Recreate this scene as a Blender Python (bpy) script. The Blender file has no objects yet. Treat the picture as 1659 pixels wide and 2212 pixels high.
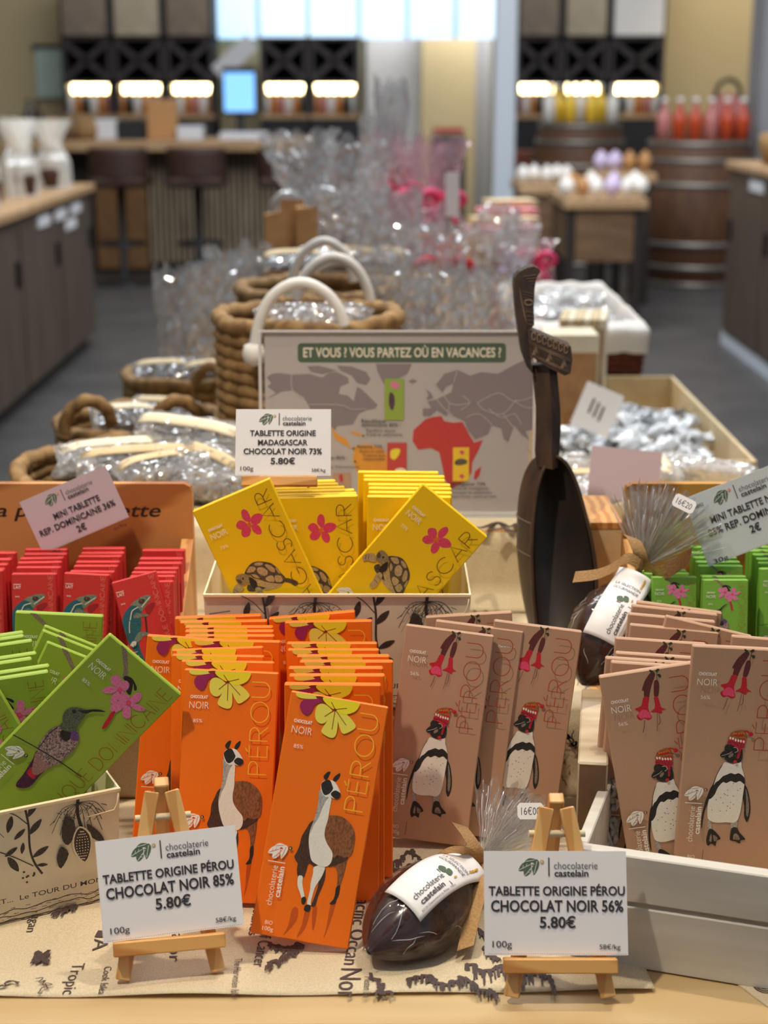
import bpy, bmesh, math, random
from math import sin, cos, tan, pi, radians as RD, atan, atan2, hypot
from mathutils import Vector, Matrix, noise
V = Vector
random.seed(7)
SC = bpy.context.scene
COL = SC.collection

# ------------------------------------------------------------------ camera
FPX, CX, CY = 3320.0, 829.5, 1106.0
PITCH = RD(15.6)
CAMZ, TZ = 1.45, 0.80           # eye height, height of the table top
cam_d = bpy.data.cameras.new('camera')
cam_d.sensor_fit = 'VERTICAL'
cam_d.sensor_height = 36.0
cam_d.lens = 36.0 * FPX / 2212.0
cam_d.clip_start = 0.05
cam_d.clip_end = 60
cam_d.dof.use_dof = True
cam_d.dof.focus_distance = 1.26
cam_d.dof.aperture_fstop = 6.0
cam_o = bpy.data.objects.new('camera', cam_d)
cam_o.location = (0, 0, CAMZ)
cam_o.rotation_euler = (pi / 2 - PITCH, 0, 0)
COL.objects.link(cam_o)
SC.camera = cam_o

# ------------------------------------------------------------------ light
SC.view_settings.view_transform = 'Standard'
SC.view_settings.look = 'None'
SC.view_settings.gamma = 1
SC.view_settings.use_curve_mapping = False
SC.view_settings.exposure = 0.40
try:
    SC.cycles.use_denoising = True
    SC.cycles.max_bounces = 8
    SC.cycles.transparent_max_bounces = 24
    SC.cycles.caustics_reflective = False
    SC.cycles.caustics_refractive = False
    SC.cycles.sample_clamp_indirect = 6
except Exception:
    pass
w = bpy.data.worlds.new('shop_daylight')
SC.world = w
w.use_nodes = True
wn = w.node_tree
wt = wn.nodes.new('ShaderNodeTexCoord'); wx_ = wn.nodes.new('ShaderNodeSeparateXYZ'); wr = wn.nodes.new('ShaderNodeValToRGB')
wn.links.new(wt.outputs['Generated'], wx_.inputs[0]); wn.links.new(wx_.outputs['Z'], wr.inputs[0])
wr.color_ramp.elements[0].position = .0; wr.color_ramp.elements[0].color = (.26, .27, .29, 1)
wr.color_ramp.elements[1].position = .75; wr.color_ramp.elements[1].color = (.80, .88, .98, 1)
wn.links.new(wr.outputs[0], wn.nodes['Background'].inputs[0])
wn.nodes['Background'].inputs[1].default_value = 0.31

def spot(name, loc, target, watts, col, size=65, blend=0.6, rad=0.05):
    l = bpy.data.lights.new(name, 'SPOT')
    l.energy = watts; l.color = col; l.spot_size = RD(size); l.spot_blend = blend
    l.shadow_soft_size = rad
    o = bpy.data.objects.new(name, l)
    o.location = loc
    o.rotation_euler = (V(target) - V(loc)).to_track_quat('-Z', 'Y').to_euler()
    COL.objects.link(o)
    return o

def area(name, loc, target, watts, col, sx, sy):
    l = bpy.data.lights.new(name, 'AREA')
    l.shape = 'RECTANGLE'; l.size = sx; l.size_y = sy
    l.energy = watts; l.color = col
    o = bpy.data.objects.new(name, l)
    o.location = loc
    o.rotation_euler = (V(target) - V(loc)).to_track_quat('-Z', 'Y').to_euler()
    COL.objects.link(o)
    return o

WARM = (1.0, 0.85, 0.66)
spot('ceiling_spot', (-0.85, 0.62, 3.3), (0.0, 1.22, 0.85), 125, WARM, 48)
spot('ceiling_spot', (0.55, 1.5, 3.4), (0.1, 1.35, 0.85), 75, WARM, 60)
spot('ceiling_spot', (0.3, 2.6, 3.4), (0.1, 2.6, 0.85), 40, (1.0, 0.86, 0.68), 70)
spot('ceiling_spot', (-0.6, 4.2, 3.4), (0.1, 3.8, 0.9), 80, (1.0, 0.92, 0.82), 75)
area('added_shop_fill', (0.5, 7.5, 4.4), (0.5, 9.5, 0), 255, (0.93, 0.96, 1.0), 5, 5)  # added unseen panel, general fill for the far shop
area('added_glint_panel', (0.9, 3.4, 4.6), (0.3, 2.6, 0.9), 46, (0.84, 0.92, 1.0), 1.6, 1.1)  # this and the next: added unseen panels, mirrored as glints in the cellophane
area('added_glint_panel', (-1.6, 4.6, 4.6), (0.0, 3.2, 0.9), 40, (0.84, 0.92, 1.0), 1.2, 1.6)
area('added_passage_fill', (1.0, 16.0, 2.7), (1.0, 16.4, 0), 60, (0.95, 0.97, 1.0), 1.5, .6)  # added unseen light to brighten the grey passage
spot('wall_washer', (4.0, 13.4, 4.3), (3.75, 14.6, 1.6), 260, (1.0, 0.85, 0.6), 70, 0.7, 0.05)

# ------------------------------------------------------------------ photo geometry helpers
def ray(px, py):
    a = (px - CX) / FPX; b = -(py - CY) / FPX
    return V((a, cos(PITCH) + b * sin(PITCH), -sin(PITCH) + b * cos(PITCH)))

def P(px, py, Y):
    d = ray(px, py)
    return V((0, 0, CAMZ)) + d * (Y / d.y)

def PZ(px, py, z):
    d = ray(px, py)
    return V((0, 0, CAMZ)) + d * ((z - CAMZ) / d.z)

# ------------------------------------------------------------------ materials
def lin(c):
    return tuple((x / 255 / 12.92) if x / 255 <= .04045 else ((x / 255 + .055) / 1.055) ** 2.4 for x in c) + (1.0,)

MT = {}
def mat(name, col, rough=.55, col2=None, scale=40, stretch=(1, 1, 1), detail=4, bump=0, bscale=None, metal=0, emit=0, spec=.5, kind='noise', coat=0, lo=.35, hi=.65):
    m = bpy.data.materials.new(name); MT[name] = m
    m.use_nodes = True
    nt = m.node_tree; b = nt.nodes['Principled BSDF']
    b.inputs['Base Color'].default_value = lin(col)
    b.inputs['Roughness'].default_value = rough
    b.inputs['Metallic'].default_value = metal
    b.inputs['Specular IOR Level'].default_value = spec
    b.inputs['Coat Weight'].default_value = coat
    if emit:
        b.inputs['Emission Color'].default_value = lin(col)
        b.inputs['Emission Strength'].default_value = emit
    if col2 or bump:
        tc = nt.nodes.new('ShaderNodeTexCoord')
        mp = nt.nodes.new('ShaderNodeMapping')
        mp.inputs['Scale'].default_value = stretch
        nt.links.new(tc.outputs['Object'], mp.inputs[0])
        def tex(sc):
            if kind == 'wave':
                t = nt.nodes.new('ShaderNodeTexWave')
                t.inputs['Scale'].default_value = sc
                t.inputs['Distortion'].default_value = 9
                t.inputs['Detail'].default_value = 3
                t.inputs['Detail Scale'].default_value = .6
                o = t.outputs['Fac']
            else:
                t = nt.nodes.new('ShaderNodeTexNoise')
                t.inputs['Scale'].default_value = sc
                t.inputs['Detail'].default_value = detail
                o = t.outputs['Fac']
            nt.links.new(mp.outputs[0], t.inputs['Vector'])
            return o
        f = tex(scale)
        if col2:
            r = nt.nodes.new('ShaderNodeValToRGB')
            r.color_ramp.elements[0].position = lo
            r.color_ramp.elements[1].position = hi
            r.color_ramp.elements[0].color = lin(col)
            r.color_ramp.elements[1].color = lin(col2)
            nt.links.new(f, r.inputs[0])
            nt.links.new(r.outputs[0], b.inputs['Base Color'])
            if emit:
                nt.links.new(r.outputs[0], b.inputs['Emission Color'])
        if bump:
            bn = nt.nodes.new('ShaderNodeBump')
            bn.inputs['Strength'].default_value = bump
            bn.inputs['Distance'].default_value = .002
            nt.links.new(tex(bscale) if bscale else f, bn.inputs['Height'])
            nt.links.new(bn.outputs[0], b.inputs['Normal'])
    return m

def film(name, tint=(255, 255, 255), body=.10, rough=.08, gloss=.35, scale=60, bump=.8, shine=.10):
    """clear crinkled cellophane: see-through, with a sharp sheen"""
    m = bpy.data.materials.new(name); MT[name] = m
    m.use_nodes = True
    nt = m.node_tree; nt.nodes.clear()
    out = nt.nodes.new('ShaderNodeOutputMaterial')
    tr = nt.nodes.new('ShaderNodeBsdfTransparent')
    gl = nt.nodes.new('ShaderNodeBsdfGlossy'); gl.inputs['Roughness'].default_value = rough
    df = nt.nodes.new('ShaderNodeBsdfDiffuse'); df.inputs[0].default_value = lin(tint)
    lw = nt.nodes.new('ShaderNodeLayerWeight'); lw.inputs[0].default_value = gloss
    n = nt.nodes.new('ShaderNodeTexNoise'); n.inputs['Scale'].default_value = scale; n.inputs['Detail'].default_value = 3
    tc = nt.nodes.new('ShaderNodeTexCoord'); nt.links.new(tc.outputs['Object'], n.inputs['Vector'])
    bn = nt.nodes.new('ShaderNodeBump'); bn.inputs['Strength'].default_value = bump; bn.inputs['Distance'].default_value = .004
    nt.links.new(n.outputs['Fac'], bn.inputs['Height'])
    for s in (gl, df, lw):
        nt.links.new(bn.outputs[0], s.inputs['Normal'])
    m1 = nt.nodes.new('ShaderNodeMixShader'); m1.inputs[0].default_value = body
    nt.links.new(tr.outputs[0], m1.inputs[1]); nt.links.new(df.outputs[0], m1.inputs[2])
    m2 = nt.nodes.new('ShaderNodeMixShader')
    cl_ = nt.nodes.new('ShaderNodeMath'); cl_.operation = 'MINIMUM'; cl_.inputs[1].default_value = .38
    nt.links.new(lw.outputs['Fresnel'], cl_.inputs[0])
    ad = nt.nodes.new('ShaderNodeMath'); ad.operation = 'ADD'; ad.use_clamp = True
    nt.links.new(cl_.outputs[0], ad.inputs[0]); ad.inputs[1].default_value = shine
    nt.links.new(ad.outputs[0], m2.inputs[0])
    nt.links.new(m1.outputs[0], m2.inputs[1]); nt.links.new(gl.outputs[0], m2.inputs[2])
    nt.links.new(m2.outputs[0], out.inputs[0])
    return m

def flat(name, col, rough=.6, col2=None, scale=300):
    return mat(name, col, rough, col2, scale)

# printed inks and card
for n_, c_, c2_ in [
    ('orange_card', (252, 116, 2), (255, 124, 6)), ('orange_shade', (205, 84, 6), None), ('fur_dark', (62, 38, 28), (88, 56, 40)),
    ('fur_brown', (112, 66, 34), (158, 100, 58)), ('fur_white', (240, 235, 218), (248, 244, 232)), ('fur_grey', (150, 146, 142), (190, 186, 180)),
    ('print_black', (26, 24, 24), (52, 46, 42)), ('flower_pale', (240, 226, 100), (248, 232, 70)), ('flower_yellow', (252, 226, 10), (252, 236, 50)),
    ('flower_brown', (130, 40, 24), None), ('magenta', (160, 30, 90), None), ('thin_yellow', (248, 206, 60), None), ('print_cream', (250, 240, 220), None),
    ('penguin_card', (190, 150, 120), (196, 156, 127)), ('print_plum', (82, 34, 34), (112, 52, 50)), ('print_crimson', (190, 22, 40), (214, 40, 58)),
    ('print_pink', (232, 60, 110), (240, 90, 120)), ('print_leaf', (60, 66, 40), None), ('print_taupe', (120, 104, 90), (160, 140, 120)),
    ('hat_red', (186, 24, 34), (216, 50, 56)), ('hat_green', (84, 96, 40), (196, 120, 40)), ('hat_stripe', (110, 24, 60), (190, 60, 90)), ('print_orange', (236, 110, 40), None),
    ('thin_rust', (172, 62, 34), None), ('yellow_card', (255, 208, 0), (255, 214, 4)), ('print_red', (222, 50, 84), (236, 84, 112)), ('turtle_dark', (58, 48, 34), (104, 90, 62)),
    ('turtle_tan', (172, 146, 92), (206, 182, 126)), ('turtle_mid', (130, 112, 70), (170, 148, 98)), ('thin_brown', (92, 50, 20), None),
    ('green_card', (150, 177, 54), (156, 183, 60)), ('print_orchid', (222, 110, 160), (236, 140, 178)), ('plum_dark', (60, 20, 50), (92, 36, 74)), ('feather_tan', (140, 96, 92), (180, 136, 124)),
    ('feather', (70, 44, 52), (196, 168, 160)), ('feather_green', (64, 76, 62), (110, 116, 92)), ('print_purple', (88, 50, 110), (120, 80, 140)), ('thin_olive', (150, 96, 20), None),
    ('red_card', (208, 46, 46), (214, 54, 52)), ('red_shade', (160, 26, 34), None), ('twig', (60, 44, 30), None), ('print_teal', (26, 78, 90), (44, 108, 116)), ('print_teal2', (34, 98, 116), None),
    ('lizard_grey', (92, 110, 96), (140, 146, 128)), ('lizard_dark', (54, 60, 54), None), ('thin_rose', (240, 150, 130), None),
    ('mini_green_card', (124, 180, 62), (130, 186, 68)), ('white_ink', (252, 250, 240), None), ('card_ink', (52, 44, 48), None), ('grey_ink', (84, 80, 84), None),
    ('logo_green', (72, 92, 70), (96, 114, 90)), ('logo_gold', (206, 160, 70), None), ('logo_rust', (140, 50, 30), None),
    ('map_grey', (142, 129, 136), None), ('map_amber', (240, 160, 20), None), ('map_red', (206, 36, 30), None), ('map_green', (66, 92, 66), None), ('box_ink', (44, 38, 38), (84, 74, 68)),
    ('cloth_ink', (58, 44, 44), (92, 74, 68)), ('burnt_ink', (40, 26, 18), None), ('sepia_ink', (120, 92, 66), None)]:
    flat(n_, c_, .5 if 'card' in n_ and n_ != 'card_ink' else .65, c2_, 900 if c2_ and 'card' not in n_ else 1200)
for n_ in ('fur_brown', 'fur_dark'):
    MT[n_].node_tree.nodes['Mapping'].inputs['Scale'].default_value = (1, 1, .45)
flat('white_card', (240, 238, 238), .45)
flat('mauve_card', (206, 186, 196), .5)
flat('cool_card', (214, 222, 222), .45)
flat('cream_card', (238, 224, 192), .5, (242, 230, 200), 60)
flat('kraft_edge', (250, 232, 190), .5)
mat('pine', (216, 160, 92), .5, (188, 126, 62), 26, (1, 1, .12), bump=.05, kind='wave')
mat('pine_pale', (226, 178, 112), .5, (206, 150, 84), 18, (1, 1, .12), bump=.05, kind='wave')
mat('pine_across', (226, 170, 98), .5, (196, 132, 64), 24, (.08, 1, 1), bump=.05, kind='wave')
mat('display_wood', (208, 148, 86), .5, (172, 108, 54), 7, (.25, 1, 1.6), kind='wave', bump=.05)
mat('display_wood_gold', (196, 142, 62), .5, (150, 100, 34), 9, (.3, 1, 1.6), kind='wave', bump=.05)
mat('table_wood', (206, 178, 130), .55, (184, 152, 104), 10, (.16, 2.2, 1), detail=6, bump=.05)
mat('linen', (220, 205, 174), .9, (204, 187, 154), 700, (1, 1, 1), bump=.35, bscale=900)
mat('white_paint', (212, 207, 196), .55, (196, 189, 175), 14, (.3, 3, 3), bump=.1)
mat('old_wood', (206, 190, 164), .8, (150, 122, 84), 12, (2, .6, 1), detail=6, bump=.4)
mat('brown_wood', (122, 92, 62), .6, (98, 72, 48), 12, (.3, 2, 2))
mat('dark_carving', (44, 32, 26), .38, (70, 50, 36), 30, (2, 2, .5), bump=.25, bscale=70)
mat('carving_inside', (36, 32, 32), .42, (50, 42, 38), 22, bump=.1)
mat('carving_line', (124, 102, 82), .6)
mat('chocolate', (52, 24, 16), .22, (66, 32, 22), 60, bump=.1, coat=.3)
mat('ribbon', (206, 164, 112), .6, (190, 146, 96), 500, bump=.3)
mat('straw', (170, 134, 84), .78, (122, 90, 50), 60, (1, 1, .5), bump=.6, bscale=160)
mat('straw_dark', (150, 110, 64), .8, (110, 78, 42), 60, bump=.6, bscale=160)
mat('white_cord', (232, 228, 222), .4)
mat('acrylic_edge', (214, 212, 214), .2)
mat('poster_paper', (194, 187, 187), .35)
mat('silver_wrap', (246, 249, 252), .14, (206, 210, 214), 60, metal=.08, bump=1, bscale=90)
mat('praline', (160, 148, 128), .6, (124, 110, 92), 70)
mat('praline_dark', (78, 44, 30), .45, (54, 30, 22), 70)
mat('tray_card', (222, 200, 158), .6, (208, 184, 140), 30)
mat('tray_white', (240, 234, 226), .7)
mat('wicker_red', (140, 72, 40), .6, (96, 46, 26), 120, (1, 1, 4), bump=.6)
mat('paper_kraft', (196, 146, 92), .7, (176, 126, 76), 40)
mat('pink_bow', (236, 70, 120), .5)
mat('red_bow', (200, 20, 36), .5)
mat('rose_sweets', (222, 70, 100), .5, (250, 196, 196), 60)
mat('brown_sweets', (120, 78, 54), .5, (230, 214, 196), 120)
mat('green_bit', (130, 180, 60), .6)
film('cello', body=.05, gloss=.16, rough=.10)
film('cello_skin', body=.012, gloss=.2, scale=45, bump=.5, rough=.06, shine=.03)
film('cello_bag', (252, 250, 250), .22, rough=.09, gloss=.25, scale=34, bump=.6, shine=.22)
film('cello_white', (250, 244, 232), .55, rough=.12, gloss=.2, scale=30, bump=.6, shine=.12)
film('cello_pink', (255, 200, 214), .2, gloss=.2)
film('cello_haze', (250, 246, 242), .15, gloss=.2)
film('acrylic', body=.02, gloss=.10, bump=0, rough=.03, shine=0)
film('crease_glint', body=.5, rough=.2, gloss=.3, bump=0)  # whitish film for highlights painted along the folds
# background
mat('floor_concrete', (84, 81, 79), .38, (70, 68, 67), 3, detail=6)
mat('wall_beige', (190, 172, 132), .8)
mat('wall_grey', (150, 150, 154), .8)
mat('wall_white', (214, 214, 216), .8)
mat('column_white', (206, 214, 222), .6)
mat('dark_rack', (58, 48, 48), .6, (40, 34, 34), 20)
mat('rack_back', (28, 26, 28), .7)
mat('counter_dark', (92, 76, 62), .6, (72, 60, 50), 8, (4, 4, .4))
mat('counter_oak', (186, 152, 112), .55, (160, 126, 88), 8, (.3, 3, 1))
mat('bar_slat', (172, 154, 128), .6, (140, 124, 102), 9, (4, 4, .3))
mat('bar_dark', (40, 30, 24), .6)
mat('bar_warm', (140, 100, 60), .6, (120, 84, 48), 9)
mat('stool_shell', (64, 38, 24), .6, (48, 28, 18), 20)
mat('stool_metal', (28, 26, 26), .4)
mat('barrel_wood', (98, 62, 36), .6, (74, 46, 28), 14, (3, 3, .3))
mat('barrel_hoop', (128, 122, 112), .4, metal=.6)
mat('barrel_grey', (150, 130, 112), .6, (120, 100, 84), 14, (3, 3, .3))
mat('led_lamp', (255, 226, 168), .5, emit=11)
mat('daylight_window', (176, 218, 250), .5, (226, 240, 252), .35, emit=1.0)
mat('screen_glow', (120, 178, 240), .4, emit=.9)
mat('door_glass', (186, 206, 194), .3)
mat('crate_end', (150, 132, 112), .7, (120, 106, 92), 3)
mat('crate_pale', (196, 182, 156), .7, (170, 156, 130), 3)
mat('bottle_dark', (40, 44, 40), .15)
mat('bottle_amber', (190, 120, 60), .15)
mat('bottle_white', (226, 222, 214), .3)
mat('bottle_orange', (186, 70, 36), .2)
mat('bottle_rose', (188, 118, 112), .25)
mat('bottle_yellow', (236, 196, 60), .25)
mat('box_red', (196, 40, 50), .5)
mat('box_black', (30, 30, 34), .5)
mat('lilac', (206, 190, 220), .5)
mat('skin_tone', (196, 150, 124), .6)
mat('hair_dark', (30, 24, 22), .6)
# ------------------------------------------------------------------ mesh builder
class MB:
    def __init__(s):
        s.v = []; s.f = []; s.m = []; s.sm = []; s.mats = []
    def mi(s, name):
        if name not in s.mats: s.mats.append(name)
        return s.mats.index(name)
    def add(s, vs, fs, mat, M=None, smooth=False):
        b = len(s.v)
        s.v += [tuple(M @ V(v)) if M else tuple(v) for v in vs]
        i = s.mi(mat)
        for f in fs:
            s.f.append(tuple(b + k for k in f)); s.m.append(i); s.sm.append(smooth)
        return s
    def box(s, c, d, mat, M=None, ch=0.0):
        x, y, z = d[0] / 2, d[1] / 2, d[2] / 2
        if ch <= 0:
            vs = [(c[0] + a * x, c[1] + b * y, c[2] + e * z) for a in (-1, 1) for b in (-1, 1) for e in (-1, 1)]
            fs = [(0, 1, 3, 2), (4, 6, 7, 5), (0, 4, 5, 1), (2, 3, 7, 6), (0, 2, 6, 4), (1, 5, 7, 3)]
            return s.add(vs, fs, mat, M)
        ch = min(ch, x * .9, y * .9, z * .9)
        vs = []; ix = {}
        for a in (-1, 1):
            for b in (-1, 1):
                for e in (-1, 1):
                    for k, (dx, dy, dz) in enumerate(((0, ch, ch), (ch, 0, ch), (ch, ch, 0))):
                        ix[a, b, e, k] = len(vs)
                        vs.append((c[0] + a * (x - dx), c[1] + b * (y - dy), c[2] + e * (z - dz)))
        fs = []
        for a in (-1, 1):
            fs.append([ix[a, b, e, 0] for b, e in ((-1, -1), (1, -1), (1, 1), (-1, 1))])
            fs.append([ix[b, a, e, 1] for b, e in ((-1, -1), (1, -1), (1, 1), (-1, 1))])
            fs.append([ix[b, e, a, 2] for b, e in ((-1, -1), (1, -1), (1, 1), (-1, 1))])
        for a in (-1, 1):
            for b in (-1, 1):
                fs.append([ix[a, b, -1, 0], ix[a, b, 1, 0], ix[a, b, 1, 1], ix[a, b, -1, 1]])
                fs.append([ix[a, -1, b, 0], ix[a, 1, b, 0], ix[a, 1, b, 2], ix[a, -1, b, 2]])
                fs.append([ix[-1, a, b, 1], ix[1, a, b, 1], ix[1, a, b, 2], ix[-1, a, b, 2]])
                for e in (-1, 1):
                    fs.append([ix[a, b, e, k] for k in range(3)])
        return s.add(vs, fs, mat, M)
    def bar(s, p, q, wd, dp, mat, up=(0, 0, 1), ch=0.0):
        """a straight square bar from p to q"""
        p = V(p); q = V(q); z = (q - p); L = z.length; z.normalize()
        y = V(up); y = (y - z * y.dot(z))
        if y.length < 1e-4: y = V((0, 1, 0)) - z * z.y
        y.normalize(); x = y.cross(z)
        M = Matrix((( x.x, y.x, z.x, 0), (x.y, y.y, z.y, 0), (x.z, y.z, z.z, 0), (0, 0, 0, 1)))
        M.translation = (p + q) / 2
        return s.box((0, 0, 0), (wd, dp, L), mat, M, ch)
    def tube(s, pts, r, mat, n=8, closed=False, M=None, rf=None):
        pts = [V(p) for p in pts]; N = len(pts); vs = []; fs = []
        t0 = (pts[1] - pts[0]).normalized()
        ref = V((0, 0, 1)) if abs(t0.z) < .9 else V((1, 0, 0))
        nx = t0.cross(ref).normalized()
        for i in range(N):
            a = pts[(i - 1) % N] if (closed or i > 0) else pts[0]
            b = pts[(i + 1) % N] if (closed or i < N - 1) else pts[-1]
            t = (b - a).normalized()
            nx = (nx - t * nx.dot(t)).normalized(); ny = t.cross(nx)
            rr = r[i] if isinstance(r, (list, tuple)) else r
            for k in range(n):
                an = 2 * pi * k / n
                q = rr * (rf(i, k) if rf else 1)
                vs.append(pts[i] + nx * (cos(an) * q) + ny * (sin(an) * q))
        for i in range(N if closed else N - 1):
            j = (i + 1) % N
            for k in range(n):
                l = (k + 1) % n
                fs.append((i * n + k, i * n + l, j * n + l, j * n + k))
        if not closed:
            fs.append(tuple(range(n))); fs.append(tuple((N - 1) * n + k for k in range(n)))
        return s.add(vs, fs, mat, M, True)
    def lathe(s, prof, mat, n=28, M=None, sx=1, sy=1, rf=None):
        vs = []; fs = []
        for i, (r, z) in enumerate(prof):
            for k in range(n):
                a = 2 * pi * k / n; q = r * (rf(i, k) if rf else 1)
                vs.append((cos(a) * q * sx, sin(a) * q * sy, z))
        for i in range(len(prof) - 1):
            for k in range(n):
                l = (k + 1) % n
                fs.append((i * n + k, i * n + l, (i + 1) * n + l, (i + 1) * n + k))
        fs.append(tuple(range(n))); fs.append(tuple((len(prof) - 1) * n + k for k in range(n)))
        return s.add(vs, fs, mat, M, True)
    def grid(s, fn, nu, nv, mat, M=None, thick=0, closed=False, smooth=True):
        vs = [V(fn(u / nu, v / nv)) for v in range(nv + 1) for u in range(nu + (0 if closed else 1))]
        W_ = nu if closed else nu + 1
        fs = [(v * W_ + u, v * W_ + (u + 1) % W_, (v + 1) * W_ + (u + 1) % W_, (v + 1) * W_ + u) for v in range(nv) for u in range(nu)]
        if thick:
            n0 = len(vs); nrm = [V((0, 0, 0)) for _ in vs]
            for f in fs:
                nn = (vs[f[1]] - vs[f[0]]).cross(vs[f[3]] - vs[f[0]])
                for k in f: nrm[k] += nn
            vs += [vs[k] - nrm[k].normalized() * thick for k in range(n0)]
            ff = list(fs)
            fs += [tuple(n0 + k for k in reversed(f)) for f in ff]
            if not closed:
                for v in range(nv):
                    a, b = v * W_, (v + 1) * W_
                    fs.append((a, b, n0 + b, n0 + a)); a += nu; b += nu; fs.append((b, a, n0 + a, n0 + b))
            for u in range(nu):
                a, b = u, (u + 1) % W_
                fs.append((b, a, n0 + a, n0 + b)); c0 = nv * W_
                fs.append((c0 + a, c0 + b, n0 + c0 + b, n0 + c0 + a))
        return s.add(vs, fs, mat, M, smooth)
    def prism(s, pts, h, mat, M=None):
        """an outline in x,z given a real depth h along y"""
        n = len(pts)
        vs = [(x, -h / 2, z) for x, z in pts] + [(x, h / 2, z) for x, z in pts]
        fs = [tuple(range(n)), tuple(reversed(range(n, 2 * n)))]
        fs += [(k, (k + 1) % n, n + (k + 1) % n, n + k) for k in range(n)]
        return s.add(vs, fs, mat, M)
    def build(s, name, parent=None, loc=None, M=None):
        me = bpy.data.meshes.new(name)
        me.from_pydata(s.v, [], s.f)
        for k in s.mats: me.materials.append(MT[k])
        me.polygons.foreach_set('material_index', s.m)
        me.polygons.foreach_set('use_smooth', s.sm)
        me.update()
        o = bpy.data.objects.new(name, me)
        COL.objects.link(o)
        if parent: o.parent = parent
        if loc is not None: o.location = loc
        if M is not None: o.matrix_world = M
        return o

def tag(o, label=None, cat=None, group=None, kind=None):
    if label: o['label'] = label
    if cat: o['category'] = cat
    if group: o['group'] = group
    if kind: o['kind'] = kind
    return o

def empty(name, loc=(0, 0, 0), M=None):
    o = bpy.data.objects.new(name, None)
    o.empty_display_size = .02
    COL.objects.link(o)
    if M is not None: o.matrix_world = M
    else: o.location = loc
    return o

def dup(o, M=None, loc=None, rot=None, scale=None, parent=None):
    c = o.copy(); COL.objects.link(c)
    if parent: c.parent = parent
    for ch in list(o.children): dup(ch, parent=c)
    if M is not None: c.matrix_world = M
    if loc is not None: c.location = loc
    if rot is not None: c.rotation_euler = rot
    if scale is not None: c.scale = scale if hasattr(scale, '__len__') else (scale,) * 3
    return c

def Mx(loc, rot=(0, 0, 0), sc=1):
    from mathutils import Euler
    s_ = sc if hasattr(sc, '__len__') else (sc,) * 3
    return Matrix.Translation(V(loc)) @ Euler(rot).to_matrix().to_4x4() @ Matrix.Diagonal((*s_, 1))

def frame(o, x, y, z):
    M = Matrix(((x[0], y[0], z[0], o[0]), (x[1], y[1], z[1], o[1]), (x[2], y[2], z[2], o[2]), (0, 0, 0, 1)))
    return M

# ------------------------------------------------------------------ flat print: text, strokes, shapes (u to the right, v down, in face widths)
_tc = {}
def glyphs(body, bold=0.0, shear=0.0):
    k = (body, bold, shear)
    if k not in _tc:
        c = bpy.data.curves.new('lettering', 'FONT')
        c.body = body; c.offset = bold; c.shear = shear; c.resolution_u = 3
        o = bpy.data.objects.new('lettering', c)
        COL.objects.link(o)
        bpy.context.view_layer.update()
        me = bpy.data.meshes.new_from_object(o.evaluated_get(bpy.context.evaluated_depsgraph_get()))
        vs = [(v.co.x, v.co.y) for v in me.vertices]
        fs = [tuple(p.vertices) for p in me.polygons]
        bpy.data.objects.remove(o); bpy.data.curves.remove(c); bpy.data.meshes.remove(me)
        _tc[k] = (vs, fs)
    return _tc[k]

def smooth_loop(p, n=3):
    N = len(p); out = []
    for i in range(N):
        a, b, c, d = p[i - 1], p[i], p[(i + 1) % N], p[(i + 2) % N]
        for k in range(n):
            t = k / n
            out.append(tuple(.5 * (2 * b[j] + (c[j] - a[j]) * t + (2 * a[j] - 5 * b[j] + 4 * c[j] - d[j]) * t * t + (3 * b[j] - a[j] - 3 * c[j] + d[j]) * t ** 3) for j in (0, 1)))
    return out

def smooth_path(p, n=4):
    if len(p) < 3: return p
    q = [p[0]] + list(p) + [p[-1]]; out = []
    D = len(p[0])
    for i in range(1, len(q) - 2):
        a, b, c, d = q[i - 1], q[i], q[i + 1], q[i + 2]
        for k in range(n):
            t = k / n
            out.append(tuple(.5 * (2 * b[j] + (c[j] - a[j]) * t + (2 * a[j] - 5 * b[j] + 4 * c[j] - d[j]) * t * t + (3 * b[j] - a[j] - 3 * c[j] + d[j]) * t ** 3) for j in range(D)))
    out.append(tuple(p[-1]))
    return out

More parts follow.
